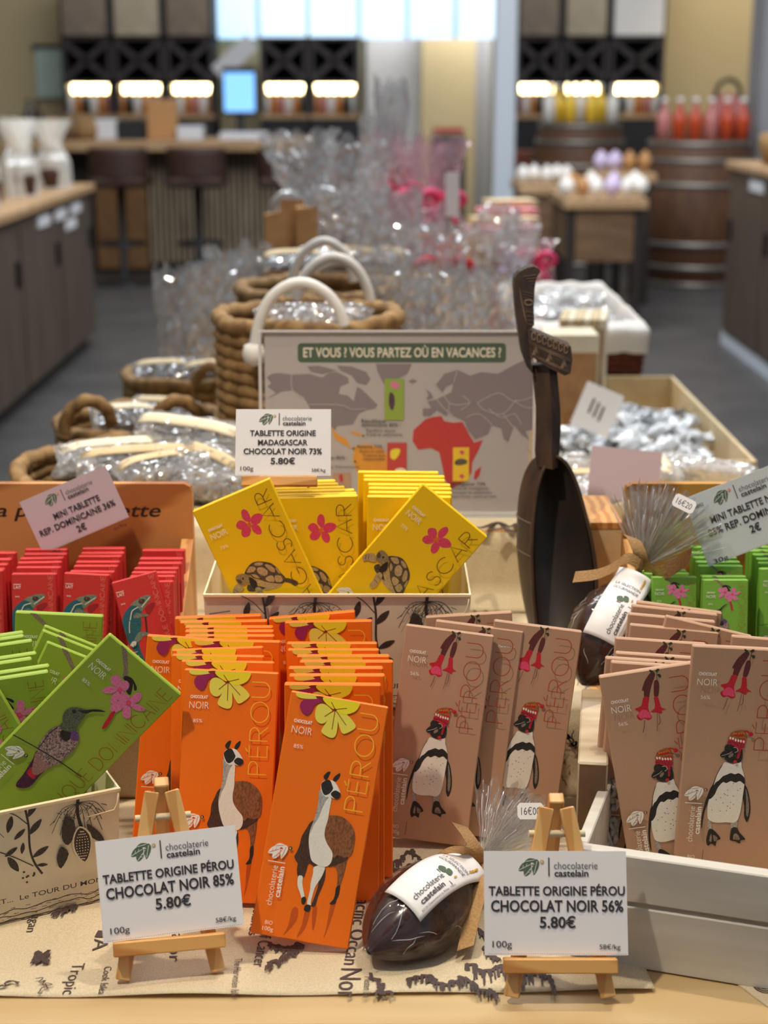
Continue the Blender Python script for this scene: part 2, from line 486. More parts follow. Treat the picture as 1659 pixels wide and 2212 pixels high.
class Print:
    """ink on a flat face; M maps (u, v, lift) to the object's space"""
    def __init__(s, mb, M, step=.00005):
        s.mb = mb; s.M = M; s.z = 0; s.step = step; s.clip = None
    def raw(s, mat, vs, fs):
        s.z += s.step
        s.mb.add([(x, y, s.z) for x, y in vs], fs, mat, s.M)
    def poly(s, mat, pts, smooth=True):
        p = smooth_loop(pts) if smooth else pts
        if s.clip:
            u0, v0, u1, v1 = s.clip
            p = [(min(max(x, u0), u1), min(max(y, v0), v1)) for x, y in p]
        s.raw(mat, p, [tuple(range(len(p)))])
    def rect(s, mat, u0, v0, u1, v1):
        s.raw(mat, [(u0, v0), (u1, v0), (u1, v1), (u0, v1)], [(0, 1, 2, 3)])
    def rrect(s, mat, u0, v0, u1, v1, r):
        p = []
        for cx, cy, a0 in ((u1 - r, v0 + r, -90), (u1 - r, v1 - r, 0), (u0 + r, v1 - r, 90), (u0 + r, v0 + r, 180)):
            p += [(cx + r * cos(RD(a0 + k * 22.5)), cy + r * sin(RD(a0 + k * 22.5))) for k in range(5)]
        s.raw(mat, p, [tuple(range(len(p)))])
    def dot(s, mat, u, v, r, n=12):
        s.raw(mat, [(u + r * cos(2 * pi * k / n), v + r * sin(2 * pi * k / n)) for k in range(n)], [tuple(range(n))])
    def stroke(s, mat, pts, wd, taper=False):
        vs = []; N = len(pts)
        for i, (x, y) in enumerate(pts):
            a = pts[max(0, i - 1)]; b = pts[min(N - 1, i + 1)]
            dx, dy = b[0] - a[0], b[1] - a[1]; l = hypot(dx, dy) or 1
            h = wd / 2 * ((1 - .85 * i / (N - 1)) if taper else 1)
            vs += [(x - dy / l * h, y + dx / l * h), (x + dy / l * h, y - dx / l * h)]
        if s.clip:
            u0, v0, u1, v1 = s.clip
            vs = [(min(max(x, u0), u1), min(max(y, v0), v1)) for x, y in vs]
        s.raw(mat, vs, [(2 * i, 2 * i + 1, 2 * i + 3, 2 * i + 2) for i in range(N - 1)])
    def text(s, mat, body, u, v, h, width=None, bold=0.0, ang=0, shear=0.0, align='L', xs=.8):
        """h is the capital height; width, when given, fits the line; ang turns it anticlockwise (degrees)"""
        vs, fs = glyphs(body, bold, shear)
        x0 = min(p[0] for p in vs); x1 = max(p[0] for p in vs)
        k = h / .729
        kx = width / (x1 - x0) if width else k * xs
        off = {'L': 0, 'C': -(x1 - x0) * kx / 2, 'R': -(x1 - x0) * kx}[align]
        ca, sa = cos(RD(ang)), sin(RD(ang))
        out = []
        for x, y in vs:
            X = (x - x0) * kx + off; Y = y * k
            out.append((u + X * ca - Y * sa, v - X * sa - Y * ca))
        s.raw(mat, out, fs)
    def hair(s, mat, word, u, v0, h, v1, wd):
        """hairline capitals reading upwards from v0 to v1, feet on the right at u, h tall"""
        x = 0; segs = []
        for chh in word:
            wch, strokes = HAIR[chh]
            for st in strokes: segs.append([(x + a, b) for a, b in st])
            x += wch + .22
        x -= .22
        k = (v0 - v1) / x
        for st in segs:
            pts = [(u - b * h, v0 - a * k) for a, b in st]
            if s.clip and all(p[1] < s.clip[1] or p[1] > s.clip[3] for p in pts): continue
            s.stroke(mat, pts, wd)
    def logo(s, leaf, vein, c, cletter, u, v, wd, up=False):
        """three cocoa leaves and a dot; wd is the width of the leaves"""
        k = wd / 155.0
        T = lambda p: [(u + (x - 245) * k, v + (y - 1220) * k) for x, y in p]
        L1 = [(245, 1312), (268, 1268), (305, 1250), (340, 1268), (305, 1310), (265, 1320)]
        L2 = [(292, 1355), (284, 1318), (318, 1278), (362, 1270), (352, 1310), (318, 1348)]
        L3 = [(292, 1250), (325, 1224), (372, 1232), (345, 1256), (318, 1258)]
        L4 = [(350, 1250), (382, 1232), (402, 1256), (392, 1300), (360, 1348), (352, 1310), (365, 1270)]
        for L in (L1, L2, L3, L4): s.poly(leaf, T(L))
        if vein:
            for st in ([(250, 1310), (335, 1270)], [(294, 1350), (355, 1278)], [(300, 1248), (365, 1236)], [(385, 1245), (362, 1335)], [(345, 1262), (340, 1345)]):
                s.stroke(vein, T(st), 4 * k)
            for st in ([(275, 1298), (282, 1275)], [(300, 1286), (310, 1264)], [(312, 1328), (332, 1326)], [(326, 1312), (346, 1306)]):
                s.stroke(vein, T(st), 3 * k)
        if c:
            a, b = T([(422, 1250)])[0]
            s.dot(c, a, b, 15 * k)
            if cletter:
                s.stroke(cletter, [(a + 6 * k * cos(q), b + 6 * k * sin(q)) for q in [RD(45 + 30 * t) for t in range(10)]], 4 * k)

def arc(cx, cy, rx, ry, a0, a1, n=12):
    return [(cx + rx * cos(RD(a0 + (a1 - a0) * k / n)), cy + ry * sin(RD(a0 + (a1 - a0) * k / n))) for k in range(n + 1)]
HAIR = {
    'P': (.62, [[(0, 0), (0, 1)], [(0, 1), (.3, 1)] + arc(.32, .75, .3, .25, 90, -90) + [(0, .5)]]),
    'R': (.66, [[(0, 0), (0, 1)], [(0, 1), (.3, 1)] + arc(.32, .74, .3, .26, 90, -90) + [(0, .48)], [(.3, .48), (.66, 0)]]),
    'E': (.55, [[(.55, 0), (0, 0), (0, 1), (.55, 1)], [(0, .52), (.48, .52)]]),
    'É': (.55, [[(.55, 0), (0, 0), (0, 1), (.55, 1)], [(0, .52), (.48, .52)], [(.22, 1.07), (.42, 1.22)]]),
    'O': (.98, [arc(.49, .5, .49, .5, 0, 360, 28)]), 'U': (.72, [[(0, 1)] + arc(.36, .36, .36, .36, 180, 360, 14) + [(.72, 1)]]),
    'M': (.9, [[(0, 0), (.08, 1), (.45, .12), (.82, 1), (.9, 0)]]), 'A': (.82, [[(0, 0), (.41, 1), (.82, 0)], [(.14, .34), (.68, .34)]]),
    'D': (.78, [[(0, 0), (0, 1), (.25, 1)] + arc(.28, .5, .5, .5, 90, -90, 16) + [(0, 0)]]), 'G': (.9, [arc(.48, .5, .48, .5, 40, 340, 22) + [(.93, .42), (.6, .42)]]),
    'S': (.56, [arc(.29, .75, .26, .25, 20, 250, 12) + arc(.27, .26, .27, .26, 80, -160, 12)]), 'C': (.86, [arc(.49, .5, .49, .5, 42, 318, 22)]),
    'N': (.74, [[(0, 0), (0, 1), (.74, 0), (.74, 1)]]), 'I': (.02, [[(0, 0), (0, 1)]]), 'B': (.56, [[(0, 0), (0, 1), (.25, 1)] + arc(.26, .76, .26, .24, 90, -90) + [(0, .52)], [(.26, .52)] + arc(.26, .26, .3, .26, 90, -90) + [(0, 0)]]),
    'L': (.48, [[(0, 1), (0, 0), (.48, 0)]]), 'Q': (1.0, [arc(.49, .5, .49, .5, 0, 360, 28), [(.6, .2), (.98, -.08)]]), ' ': (.25, []),
    'V': (.8, [[(0, 1), (.4, 0), (.8, 1)]])}
ART = {
'llama': ([('orange_shade',[377,2152,433,2141,436,2272,330,2435,365,2321]),('orange_shade',[507,2162,557,2152,538,2322,468,2430,498,2295]),('orange_shade',[576,2101,623,2104,627,2304,605,2309]),('orange_shade',[752,2054,796,2045,765,2276,735,2388,746,2268]),('print_black',[490,828,467,799,479,769,504,742,528,740,522,774,505,826]),('print_black',[566,817,577,779,602,752,625,735,630,760,619,794,592,827]),('fur_dark',[600,1747,636,1691,651,1798,638,1885,612,1986,601,2084,557,2093,572,2024,594,1894,589,1810]),('fur_brown',[666,1538,837,1518,841,1590,831,1738,815,1838,813,1887,779,1893,779,1797,746,1682,688,1657]),('print_black',[776,1876,811,1839,816,1934,799,1997,794,2034,738,2043,769,1991,777,1942]),('fur_dark',[414,1270,381,1345,350,1426,344,1514,324,1592,311,1632,330,1671,356,1697,357,1758,382,1828,435,1828,452,1764,467,1675,545,1703,523,1529,461,1268]),('fur_white',[383,1820,427,1817,435,1888,463,1968,480,2024,457,2041,423,1975,389,1910]),('print_black',[452,2030,483,2012,501,2044,486,2089,460,2082]),('fur_white',[527,1700,629,1680,618,1780,578,1873,561,1936,550,2058,560,2080,528,2093,514,2053,522,1944,517,1860,524,1774]),('print_black',[504,2091,550,2088,555,2141,529,2156,493,2141]),('fur_dark',[668,1550,835,1536,827,1587,723,1652,662,1674]),('fur_brown',[575,1183,631,1163,714,1163,791,1199,848,1256,878,1325,884,1422,873,1523,810,1560,738,1549,698,1581,644,1481,590,1417,571,1334,572,1259]),('fur_white',[451,934,499,970,577,987,583,1068,582,1144,582,1219,570,1309,580,1394,630,1472,683,1535,687,1620,656,1673,601,1689,540,1673,486,1641,452,1555,428,1461,423,1375,432,1298,447,1226,455,1143,456,1042]),('fur_grey',[451,934,499,970,551,993,534,1027,508,1108,486,1213,449,1295,431,1386,432,1298,447,1226,455,1143,456,1042]),('fur_white',[457,876,475,840,531,821,580,827,620,864,660,927,664,958,640,992,599,996,567,983,528,996,488,972,461,926]),('print_black',[457,876,491,833,537,822,571,874,582,903,556,953,513,978,481,948]),('print_black',[568,954,602,915,646,923,665,939,666,970,635,996,598,987]),('flower_pale',[58,11,166,-5,280,8,336,12,322,37,238,47,129,56,71,46]),('flower_brown',[256,13,347,7,382,64,317,76,286,41]),('magenta',[296,32,249,41,143,66,111,126,135,182,197,215,237,170,260,99,326,61]),('flower_pale',[436,121,354,76,296,93,276,150,287,228,330,273,389,263,445,173]),('flower_pale',[452,145,401,261,368,346,412,384,488,400,522,357,521,252,500,136]),('flower_pale',[492,131,599,145,699,233,684,282,598,341,554,299,514,214]),('flower_yellow',[340,4,436,-6,541,-2,523,66,471,115,392,82,337,38]),('flower_yellow',[550,2,695,5,702,47,664,107,563,149,478,120,510,61])],
 [('flower_brown',7,[471,112,421,44]),('flower_brown',7,[471,112,587,81]),('flower_brown',6,[471,112,377,198]),('flower_brown',6,[471,112,472,314]),('flower_brown',6,[471,112,606,250]),('flower_brown',17,[459,104,484,119])],
 []),
'penguin': ([('print_plum',[533,37,576,51,562,98,522,179,488,272,478,301,430,289,436,227,417,210,457,122,489,80]),('print_crimson',[424,292,478,301,461,377,454,429,466,479,474,529,434,547,396,525,350,537,321,489,354,447,314,407,384,380,404,333]),('print_plum',[554,143,571,125,595,133,600,196,579,290,557,312,532,295,541,202]),('print_crimson',[530,308,569,312,581,389,591,433,635,460,594,465,579,498,523,473,469,464,519,428,528,370]),('print_pink',[343,468,399,423,450,455,466,524,408,518,360,517]),('print_leaf',[521,2,543,8,572,39,558,53,533,37]),('print_leaf',[595,69,625,65,635,90,616,100]),('print_leaf',[580,32,602,4,623,4,618,28]),('print_black',[409,1281,364,1382,333,1500,308,1553,272,1697,249,1839,249,1966,258,2004,266,1862,284,1759,317,1666,368,1558,389,1391,417,1311]),('print_black',[596,1250,627,1334,656,1469,695,1539,729,1660,745,1770,739,1858,717,1906,686,1841,676,1729,645,1608,605,1425]),('print_taupe',[673,1529,707,1625,729,1747,724,1848,702,1801,691,1665]),('fur_grey',[313,1906,356,1944,363,2018,331,2023,310,1957]),('fur_grey',[551,1916,621,1906,618,1982,571,1988]),('print_black',[336,2010,372,2011,423,2054,464,2110,424,2135,418,2195,374,2173,339,2200,316,2144,323,2068]),('print_black',[571,1982,623,1975,657,2032,722,2100,676,2117,668,2153,619,2131,565,2120,560,2059]),('print_taupe',[348,2140,354,2076,367,2068,372,2149]),('print_taupe',[383,2072,434,2108,401,2144]),('print_taupe',[593,2104,600,2047,635,2048,664,2106,629,2111]),('fur_white',[435,1246,520,1266,594,1231,612,1298,638,1371,655,1456,653,1570,648,1671,642,1784,621,1887,577,1921,506,1919,412,1930,340,1915,306,1869,298,1719,319,1615,340,1511,365,1394,404,1300]),('print_black',[388,1454,426,1405,460,1388,505,1365,548,1376,588,1362,647,1407,657,1481,607,1448,562,1469,513,1453,468,1479,431,1471,384,1537,358,1616,315,1669,301,1643,330,1538,360,1477]),('print_black',[415,1083,453,1038,524,1032,586,1062,607,1148,598,1231,543,1251,471,1244,426,1211,430,1183]),('print_black',[378,1164,424,1114,482,1100,514,1128,454,1180,395,1195]),('print_taupe',[464,1166,510,1141,506,1173,473,1197]),('hat_red',[439,1042,449,988,467,927,512,899,582,883,623,918,621,988,615,1065,589,1099,575,1190,550,1195,555,1116,527,1072,478,1050]),('hat_green',[473,930,513,904,583,888,618,919,618,947,562,926,515,934,470,956]),('hat_green',[451,984,464,961,621,954,619,972]),('fur_white',[454,977,463,959,475,977,466,995]),('fur_white',[481,981,491,964,503,981,494,999]),('fur_white',[510,995,519,978,531,995,522,1013]),('fur_white',[538,1000,547,982,559,1000,550,1017]),('fur_white',[565,1004,574,986,587,1004,577,1021]),('fur_white',[593,1008,602,990,614,1008,605,1025]),('print_orange',[485,925,493,911,504,923,495,936]),('print_orange',[511,923,519,909,530,921,521,934]),('print_orange',[537,921,545,907,556,919,547,933]),('print_orange',[563,919,571,906,581,917,573,931]),('print_orange',[589,917,597,904,607,915,599,929])],
 [('print_plum',6,[398,538,380,617,361,670]),('print_plum',5,[536,484,522,600,507,678]),('print_plum',5,[555,494,554,584,529,612]),('print_leaf',7,[614,3,594,50,586,123]),('fur_grey',7,[390,1175,451,1152,496,1124]),('fur_grey',8,[504,1075,537,1078,552,1111,523,1131]),('hat_stripe',14,[442,1023,499,1016,572,1045,615,1071]),('hat_stripe',10,[577,1095,566,1178]),('hat_red',17,[595,890,630,892,662,916]),('print_plum',5,[292,2248,288,2412])],
 [('hat_red',668,920,26),('hat_red',535,1233,21),('print_black',486,1552,5),('print_black',454,1594,5),('print_black',491,1611,5),('print_black',551,1615,5),('print_black',590,1547,5),('print_black',451,1698,5),('print_black',527,1687,5),('print_black',559,1708,5),('print_black',501,1729,5),('print_black',375,1664,5),('print_black',422,1639,5),('print_black',342,1782,5),('print_black',494,1780,5),('print_black',527,1750,5),('print_black',614,1525,5),('print_black',538,1472,5),('print_black',464,1602,5),('print_black',430,1789,5)]),
'turtle': ([('print_red',[571,389,512,329,520,249,557,214,596,246,601,327]),('print_red',[578,398,606,341,671,321,733,347,731,393,664,443,605,436]),('print_red',[571,430,633,444,658,511,637,566,589,556,556,494]),('print_red',[546,441,539,486,496,529,434,527,416,482,452,429,507,422]),('print_red',[536,401,506,344,459,319,407,353,404,393,450,434,514,431]),('print_orange',[542,386,571,389,575,420,548,449,526,425]),('turtle_dark',[643,1178,701,1187,784,1264,776,1304,735,1309,704,1258,641,1209]),('turtle_tan',[337,1039,431,1116,528,1183,613,1215,566,1244,485,1238,391,1216,351,1135]),('turtle_dark',[231,1074,308,1113,404,1185,360,1192,245,1169,199,1128]),('turtle_dark',[248,939,292,893,370,850,441,853,512,884,585,934,629,1006,648,1086,678,1174,652,1208,606,1220,529,1180,447,1127,388,1068,325,1018,302,971]),('turtle_tan',[415,932,478,943,514,1004,500,1044,457,1050,405,998]),('turtle_tan',[516,930,567,953,602,1016,589,1054,547,1030]),('turtle_tan',[298,908,349,877,401,915,366,952,286,934]),('turtle_tan',[406,868,456,868,505,895,477,919,417,895]),('turtle_tan',[619,1003,639,1058,641,1106,617,1061]),('turtle_tan',[467,1076,547,1082,535,1164,461,1118]),('turtle_tan',[571,1100,633,1125,627,1193,553,1173]),('turtle_tan',[322,973,374,999,393,1056,345,1020]),('turtle_mid',[137,932,170,913,228,923,277,956,297,1002,265,1044,226,1059,166,1055,132,1011,125,961]),('turtle_dark',[136,961,176,977,179,1021,140,1016]),('print_black',[288,987,333,1049,337,1104,295,1153,262,1101,265,1044]),('turtle_tan',[119,1017,173,1070,147,1104,86,1129,63,1167,22,1134,25,1086,65,1036]),('turtle_tan',[296,1144,352,1159,364,1259,375,1299,346,1357,299,1345,302,1286,282,1205])],
 [('turtle_dark',6,[62,1058,93,1109]),('turtle_dark',6,[38,1093,65,1130]),('turtle_dark',6,[303,1192,354,1207]),('turtle_dark',6,[305,1252,360,1268])],
 [('print_black',209,978,13)]),
'bird': ([('print_taupe',[167,5,237,6,325,85,433,200,444,246,413,269,358,181]),('print_black',[424,226,493,202,585,236,614,271,595,283,540,234,604,346,542,346,518,274,432,265]),('print_orchid',[465,369,392,388,340,362,325,320,342,283,399,275,450,312]),('print_orchid',[474,367,437,309,466,260,519,272,543,331,505,371]),('print_orchid',[488,369,575,376,605,426,543,425]),('print_orchid',[483,387,535,433,544,520,509,549,471,484]),('print_orchid',[475,379,453,458,396,509,352,498,366,432,419,392]),('print_orchid',[642,420,626,323,661,264,701,278,717,353,672,417]),('print_orchid',[656,424,726,377,820,360,829,389,768,436,690,442]),('print_orchid',[651,434,729,474,772,534,748,572,685,567,652,505]),('print_orchid',[645,435,645,529,613,605,556,605,531,537,567,465]),('print_orchid',[639,426,567,465,532,476,521,419,558,378,609,365]),('print_pink',[461,373,469,349,496,361,508,397,473,401]),('print_pink',[624,430,627,402,662,406,678,446,644,458]),('print_crimson',[641,823,620,775,601,686,588,619,615,589,647,686,663,781]),('plum_dark',[311,1443,340,1555,381,1747,389,1848,423,1891,495,1846,526,1771,516,1641,522,1526,543,1441,452,1425]),('print_crimson',[396,1702,394,1610,475,1652,494,1710]),('feather_tan',[315,1455,452,1425,543,1441,516,1566,487,1658,424,1657,363,1563]),('feather',[293,1083,369,1052,414,1006,483,1014,543,1064,577,1155,586,1241,572,1349,575,1412,515,1474,422,1487,321,1449,276,1385,251,1254,256,1153]),('print_black',[289,1087,269,1196,283,1331,303,1428,299,1370,277,1234,290,1126]),('print_purple',[415,1053,487,1018,538,1069,519,1112,450,1111]),('print_black',[340,1114,392,1037,470,1123,440,1177,379,1169]),('feather_green',[281,1024,241,977,225,907,253,843,315,798,391,767,403,810,416,869,432,955,445,1006,415,1068,324,1099,289,1079,292,1036]),('print_black',[372,779,422,722,483,675,540,655,491,699,434,749,403,802,319,833]),('print_black',[270,868,291,843,317,859,305,888])],
 [('print_black',10,[-76,1487,0,1472,296,1420,561,1384,847,1366])],
 []),
'chameleon': ([('red_shade',[553,744,739,651,795,700,703,819,596,901]),('twig',[502,898,539,908,480,1252,394,1747,356,1736,443,1242]),('print_teal',[334,585,214,630,104,722,31,824,-9,959,-20,1114,-8,1254,25,1400,59,1502,141,1734,230,1947,321,1949,257,1825,229,1596,236,1413,320,1265,357,1162,408,1006,423,887,488,760,450,661]),('print_teal2',[97,753,209,650,302,632,201,782,123,928,66,1081,-5,1095,19,899]),('lizard_grey',[282,595,346,533,441,504,548,468,648,462,724,469,749,513,684,598,578,679,492,767,445,754,400,636]),('lizard_dark',[460,564,504,516,570,517,607,549,572,606,503,620]),('lizard_grey',[268,839,357,780,456,829,584,881,576,916,464,896,352,899,288,886]),('lizard_grey',[119,1386,269,1217,348,1216,483,1265,487,1323,360,1313,295,1378,181,1409])],
 [('print_cream',15,[493,689,605,606,730,517]),('print_cream',17,[426,666,284,710,232,790,180,899]),('print_cream',14,[164,917,117,1061,96,1169])],
 [('hat_red',524,549,17)]),
}
# ------------------------------------------------------------------ structure of the shop
def struct(name, mb, label=None):
    o = mb.build(name)
    o['kind'] = 'structure'
    if label: o['label'] = label; o['category'] = name.split('_')[0]
    return o

struct('floor', MB().box((0, 6.5, -.05), (16, 20, .1), 'floor_concrete'), 'dark grey polished concrete shop floor')
YW = 14.6
def xw(px, Y=YW):  return P(px, 190, Y).x
def zw(py, Y=YW):  return P(829, py, Y).z
b = MB()
b.box(((xw(-400) + xw(782)) / 2, YW + .55, 1.9), (xw(782) - xw(-400), .2, 3.8), 'wall_beige')
b.box(((xw(1070) + xw(1640)) / 2, YW + .55, 1.9), (xw(1640) - xw(1070), .2, 3.8), 'wall_beige')
b.box(((xw(782) + xw(1070)) / 2, YW + .55, 2.95), (xw(1070) - xw(782), .2, 1.7), 'wall_beige')
struct('wall_back', b, 'beige back wall of the shop')
b = MB()
b.box(((xw(700) + xw(1150)) / 2, YW + 2.2, 1.9), (xw(1150) - xw(700), .2, 3.8), 'wall_grey')
b.box((xw(985), YW + 1.9, 1.1), (.55, .5, 2.2), 'wall_beige')
struct('wall_corridor', b, 'grey wall of the passage behind the back wall')
struct('door_1', MB().box((xw(870, YW + 2), YW + 2.05, 1.0), (.75, .08, 1.9), 'wall_white'), 'white door at the end of the passage')
b = MB()
b.box((xw(104), YW + .4, (zw(105) + zw(212)) / 2), (xw(146) - xw(58), .06, zw(105) - zw(212)), 'door_glass')
b.box((xw(104), YW + .42, zw(100)), (xw(152) - xw(52), .08, .05), 'bar_dark')
struct('window_2', b, 'pale green glazed hatch in the left end of the back wall')
b = MB()
b.box(((xw(452) + xw(1085)) / 2, YW + .3, zw(20)), (xw(1085) - xw(452), .06, zw(-45) - zw(78)), 'daylight_window')
for px in (556, 775, 664, 880, 985):
    b.box((xw(px), YW + .26, zw(20)), (.035, .05, zw(-45) - zw(78)), 'column_white')
struct('window_1', b, 'wide bright frosted clerestory window with thin mullions')
b = MB(); b.box((P(1090, 200, 12.6).x, 12.6, 1.3), (.17, .17, 2.6), 'column_white', None, .01)
tag(struct('column', b, 'white square steel column left of the wine barrels'), None, 'column')
struct('wall_left', MB().box((-6.4, 8.5, 1.9), (.2, 14.0, 3.8), 'wall_beige'), 'beige left side wall of the shop')
b = MB(); b.box((P(1668, 100, 12).x, 12, 1.9), (.22, .4, 3.8), 'wall_grey')
struct('wall_right', b, 'grey edge of the right side wall')

# ------------------------------------------------------------------ table, cloth and hidden plinths
b = MB()
b.box((.055, 2.85, TZ - .02), (1.03, 3.78, .04), 'table_wood', None, .003)
t = b.build('display_table'); t.location = (0, 0, 0)
tag(t, 'long light oak display table carrying all the chocolates and baskets', 'table')
b = MB().box((.055, 2.85, .40), (.95, 3.4, .72), 'counter_dark'); b.build('cabinet_base', t)
b = MB().box((.055, 2.85, .02), (.86, 3.2, .04), 'bar_dark'); b.build('plinth', t)

Z1, Z2 = .886, .978             # tops of the two stepped boxes under the cloth
def box_under(name, x0, x1, y0, y1, z0, z1, label):
    o = MB().box(((x0 + x1) / 2, (y0 + y1) / 2, (z0 + z1) / 2), (x1 - x0, y1 - y0, z1 - z0), 'pine', None, .002).build(name)
    return tag(o, label, 'riser')
box_under('display_riser', -.46, .40, 1.335, 1.62, TZ, Z1 - .002, 'low wooden riser under the printed cloth, below the yellow box')
box_under('display_riser', -.20, .19, 1.626, 1.82, TZ, Z2 - .002, 'taller wooden riser under the printed cloth, below the world map sign')

def cloth_z(x, y):
    e = max(0, 1 - (y - .998) / .05)
    return TZ + .0012 + .0022 * e * (1 + sin(x * 38 + 1)) * .5 + .0006 * (1 + sin(x * 21 + y * 17)) 
b = MB()
X0, X1 = -.45, .199
prof = [(.998 + .004 * k, None) for k in range(0, 80)]
def cl(u, v):
    x = X0 + (X1 - X0) * u
    ys = .998 + .325 * v
    return (x + .002 * sin(ys * 40) * u, ys + .0035 * sin(x * 7), cloth_z(x, ys))
b.grid(cl, 90, 45, 'linen', thick=.0006)
def step(u, v):
    x = X0 + (X1 - X0) * u
    path = [(1.322, TZ + .0015), (1.327, TZ + .02), (1.328, Z1 - .012), (1.334, Z1 + .0012), (1.45, Z1 + .0012), (1.604, Z1 + .0012)]
    t_ = v * (len(path) - 1); i = min(int(t_), len(path) - 2); f = t_ - i
    y = path[i][0] * (1 - f) + path[i + 1][0] * f; z = path[i][1] * (1 - f) + path[i + 1][1] * f
    return (x, y, z + .0012 * (1 + sin(x * 25)) * (1 if i > 2 else 0))
b.grid(step, 60, 25, 'linen', thick=.0006)
def step2(u, v):
    x = -.22 + (.215 + .22) * u
    path = [(1.60, Z1 + .003), (1.618, Z1 + .02), (1.6215, Z2 - .012), (1.630, Z2 + .0015), (1.825, Z2 + .0015), (1.85, Z2 - .03), (1.852, TZ + .01)]
    t_ = v * (len(path) - 1); i = min(int(t_), len(path) - 2); f = t_ - i
    y = path[i][0] * (1 - f) + path[i + 1][0] * f; z = path[i][1] * (1 - f) + path[i + 1][1] * f
    return (x, y, z)
b.grid(step2, 30, 30, 'linen', thick=.0006)
# printed old chart on the cloth: everything is laid out in table coordinates (x, y)
class ClothPrint(Print):
    def raw(s, mat, vs, fs):
        s.z += s.step
        s.mb.add([(x, y, cloth_z(x, y) + .0007 + s.z) for x, y in [(q[0], q[1]) for q in vs]], fs, mat)
cp = ClothPrint(b, Matrix.Identity(4), .000004)
def cxy(px, py):
    p = PZ(px, py, TZ + .002); return (p.x, p.y)
def cloth_text(body, p0, p1, h, bold=0.0):
    a = V(cxy(*p0)); c = V(cxy(*p1)); d = (c - a); L = d.length; d.normalize()
    n = V((-d.y, d.x))
    vs, fs = glyphs(body, bold)
    x0 = min(q[0] for q in vs); x1 = max(q[0] for q in vs)
    out = [tuple(a + d * ((x - x0) / (x1 - x0) * L) + n * (y * h / .729)) for x, y in vs]
    cp.raw('cloth_ink', out, fs)
cloth_text('Tropic', (158, 2082), (134, 2148), .010)
cloth_text('Cook Islea', (226, 2090), (212, 2150), .006)
cloth_text('ator', (372, 2018), (364, 2080), .010)
cloth_text('Tropic of Cancer', (575, 1955), (546, 2090), .010)
cloth_text('The Hervntien Islk', (508, 2072), (498, 2158), .006)
cloth_text('Pacific Occan', (775, 1930), (742, 2083), .012)
cloth_text('Nor', (737, 2092), (728, 2158), .017)
cloth_text('Islands', (548, 1960), (536, 2020), .008)
cloth_text('Mesten Isla', (788, 2112), (784, 2160), .006)
cloth_text('A', (204, 2030), (199, 2056), .012)
cloth_text('I', (212, 2012), (204, 2026), .010)
cloth_text('agan', (70, 1978), (56, 2014), .008)
def coast(pts, n=9, amp=.006, wd=.0026, seed=1, hatch=0, hdir=(0, -1)):
    rnd = random.Random(seed); q = [V(cxy(*p)) for p in pts]; out = []
    for a, c in zip(q, q[1:]):
        for k in range(n):
            t_ = k / n
            out.append(tuple(a.lerp(c, t_) + V((rnd.uniform(-amp, amp), rnd.uniform(-amp, amp))) * .5))
    out.append(tuple(q[-1]))
    out = smooth_path(out, 3)
    cp.stroke('cloth_ink', out, wd)
    if hatch:
        for k in range(0, len(out), 2):
            L = hatch * rnd.uniform(.4, 1.2); a = V(out[k])
            cp.stroke('cloth_ink', [tuple(a), tuple(a + V(hdir) * L + V((rnd.uniform(-.001, .001), 0)))], .0014)
coast([(830, 1868), (862, 1862), (885, 1838), (915, 1868)], seed=2, hatch=.010)
coast([(832, 1875), (870, 1880), (900, 1862)], 6, seed=3, wd=.003, hatch=.005)
coast([(1010, 2080), (1040, 2105), (1075, 2088), (1120, 2122), (1160, 2090), (1200, 2135)], seed=4, hatch=.012, wd=.003)
coast([(1000, 1995), (1035, 2012), (1060, 2030), (1050, 2062), (1080, 2075)], seed=5, hatch=.006)
coast([(880, 2125), (920, 2110), (960, 2135), (1000, 2112), (1040, 2140), (1075, 2150)], seed=6, hatch=.010, wd=.003)
coast([(805, 2110), (830, 2135), (815, 2150), (845, 2155)], seed=8, hatch=.004)
coast([(585, 2040), (620, 2052), (650, 2042), (610, 2075), (575, 2090)], seed=9, hatch=.008, wd=.003)
coast([(115, 1975), (140, 1968), (165, 1960)], seed=10, hatch=.008)
coast([(75, 2070), (92, 2062), (108, 2066)], 7, .008, .0028, seed=11, hatch=.007)
coast([(78, 2078), (96, 2074), (104, 2078)], 7, .008, .0028, seed=12, hatch=.006)
coast([(0, 2140), (18, 2128), (40, 2132)], 7, .006, .0015, seed=13)
coast([(85, 2122), (105, 2130), (92, 2150)], 7, .008, .001, seed=14)
# chart printed on the upright and upper steps
up = Print(b, frame((0, 1.3268, Z1), (1, 0, 0), (0, 0, -1), (0, -1, 0)), .00002)
up.z = .0012
rnd = random.Random(5)
for cx_, cz_ in ((-.205, .02), (-.20, .06), (-.19, .035), (.0, .06), (.02, .045), (.14, .04), (.155, .06), (.17, .03), (-.30, .03)):
    pts = [(cx_ + rnd.uniform(-.014, .014), cz_ + rnd.uniform(-.018, .018)) for _ in range(9)]
    up.stroke('cloth_ink', smooth_path(pts, 3), .002)
    for _ in range(14):
        a = (cx_ + rnd.uniform(-.015, .015), cz_ + rnd.uniform(-.02, .02))
        up.stroke('cloth_ink', [a, (a[0] + rnd.uniform(-.004, .004), a[1] + .006)], .001)
top = Print(b, frame((0, 0, Z1 + .0045), (1, 0, 0), (0, -1, 0), (0, 0, 1)), .00002)
def tp(px, py, z=Z1 + .0045):
    q = PZ(px, py, z); return (q.x, -q.y)
a = tp(1025, 1322); c = tp(1130, 1288)
top.text('cloth_ink', 'North Pacific', a[0], a[1], .017, .125, 0.01, ang=18)
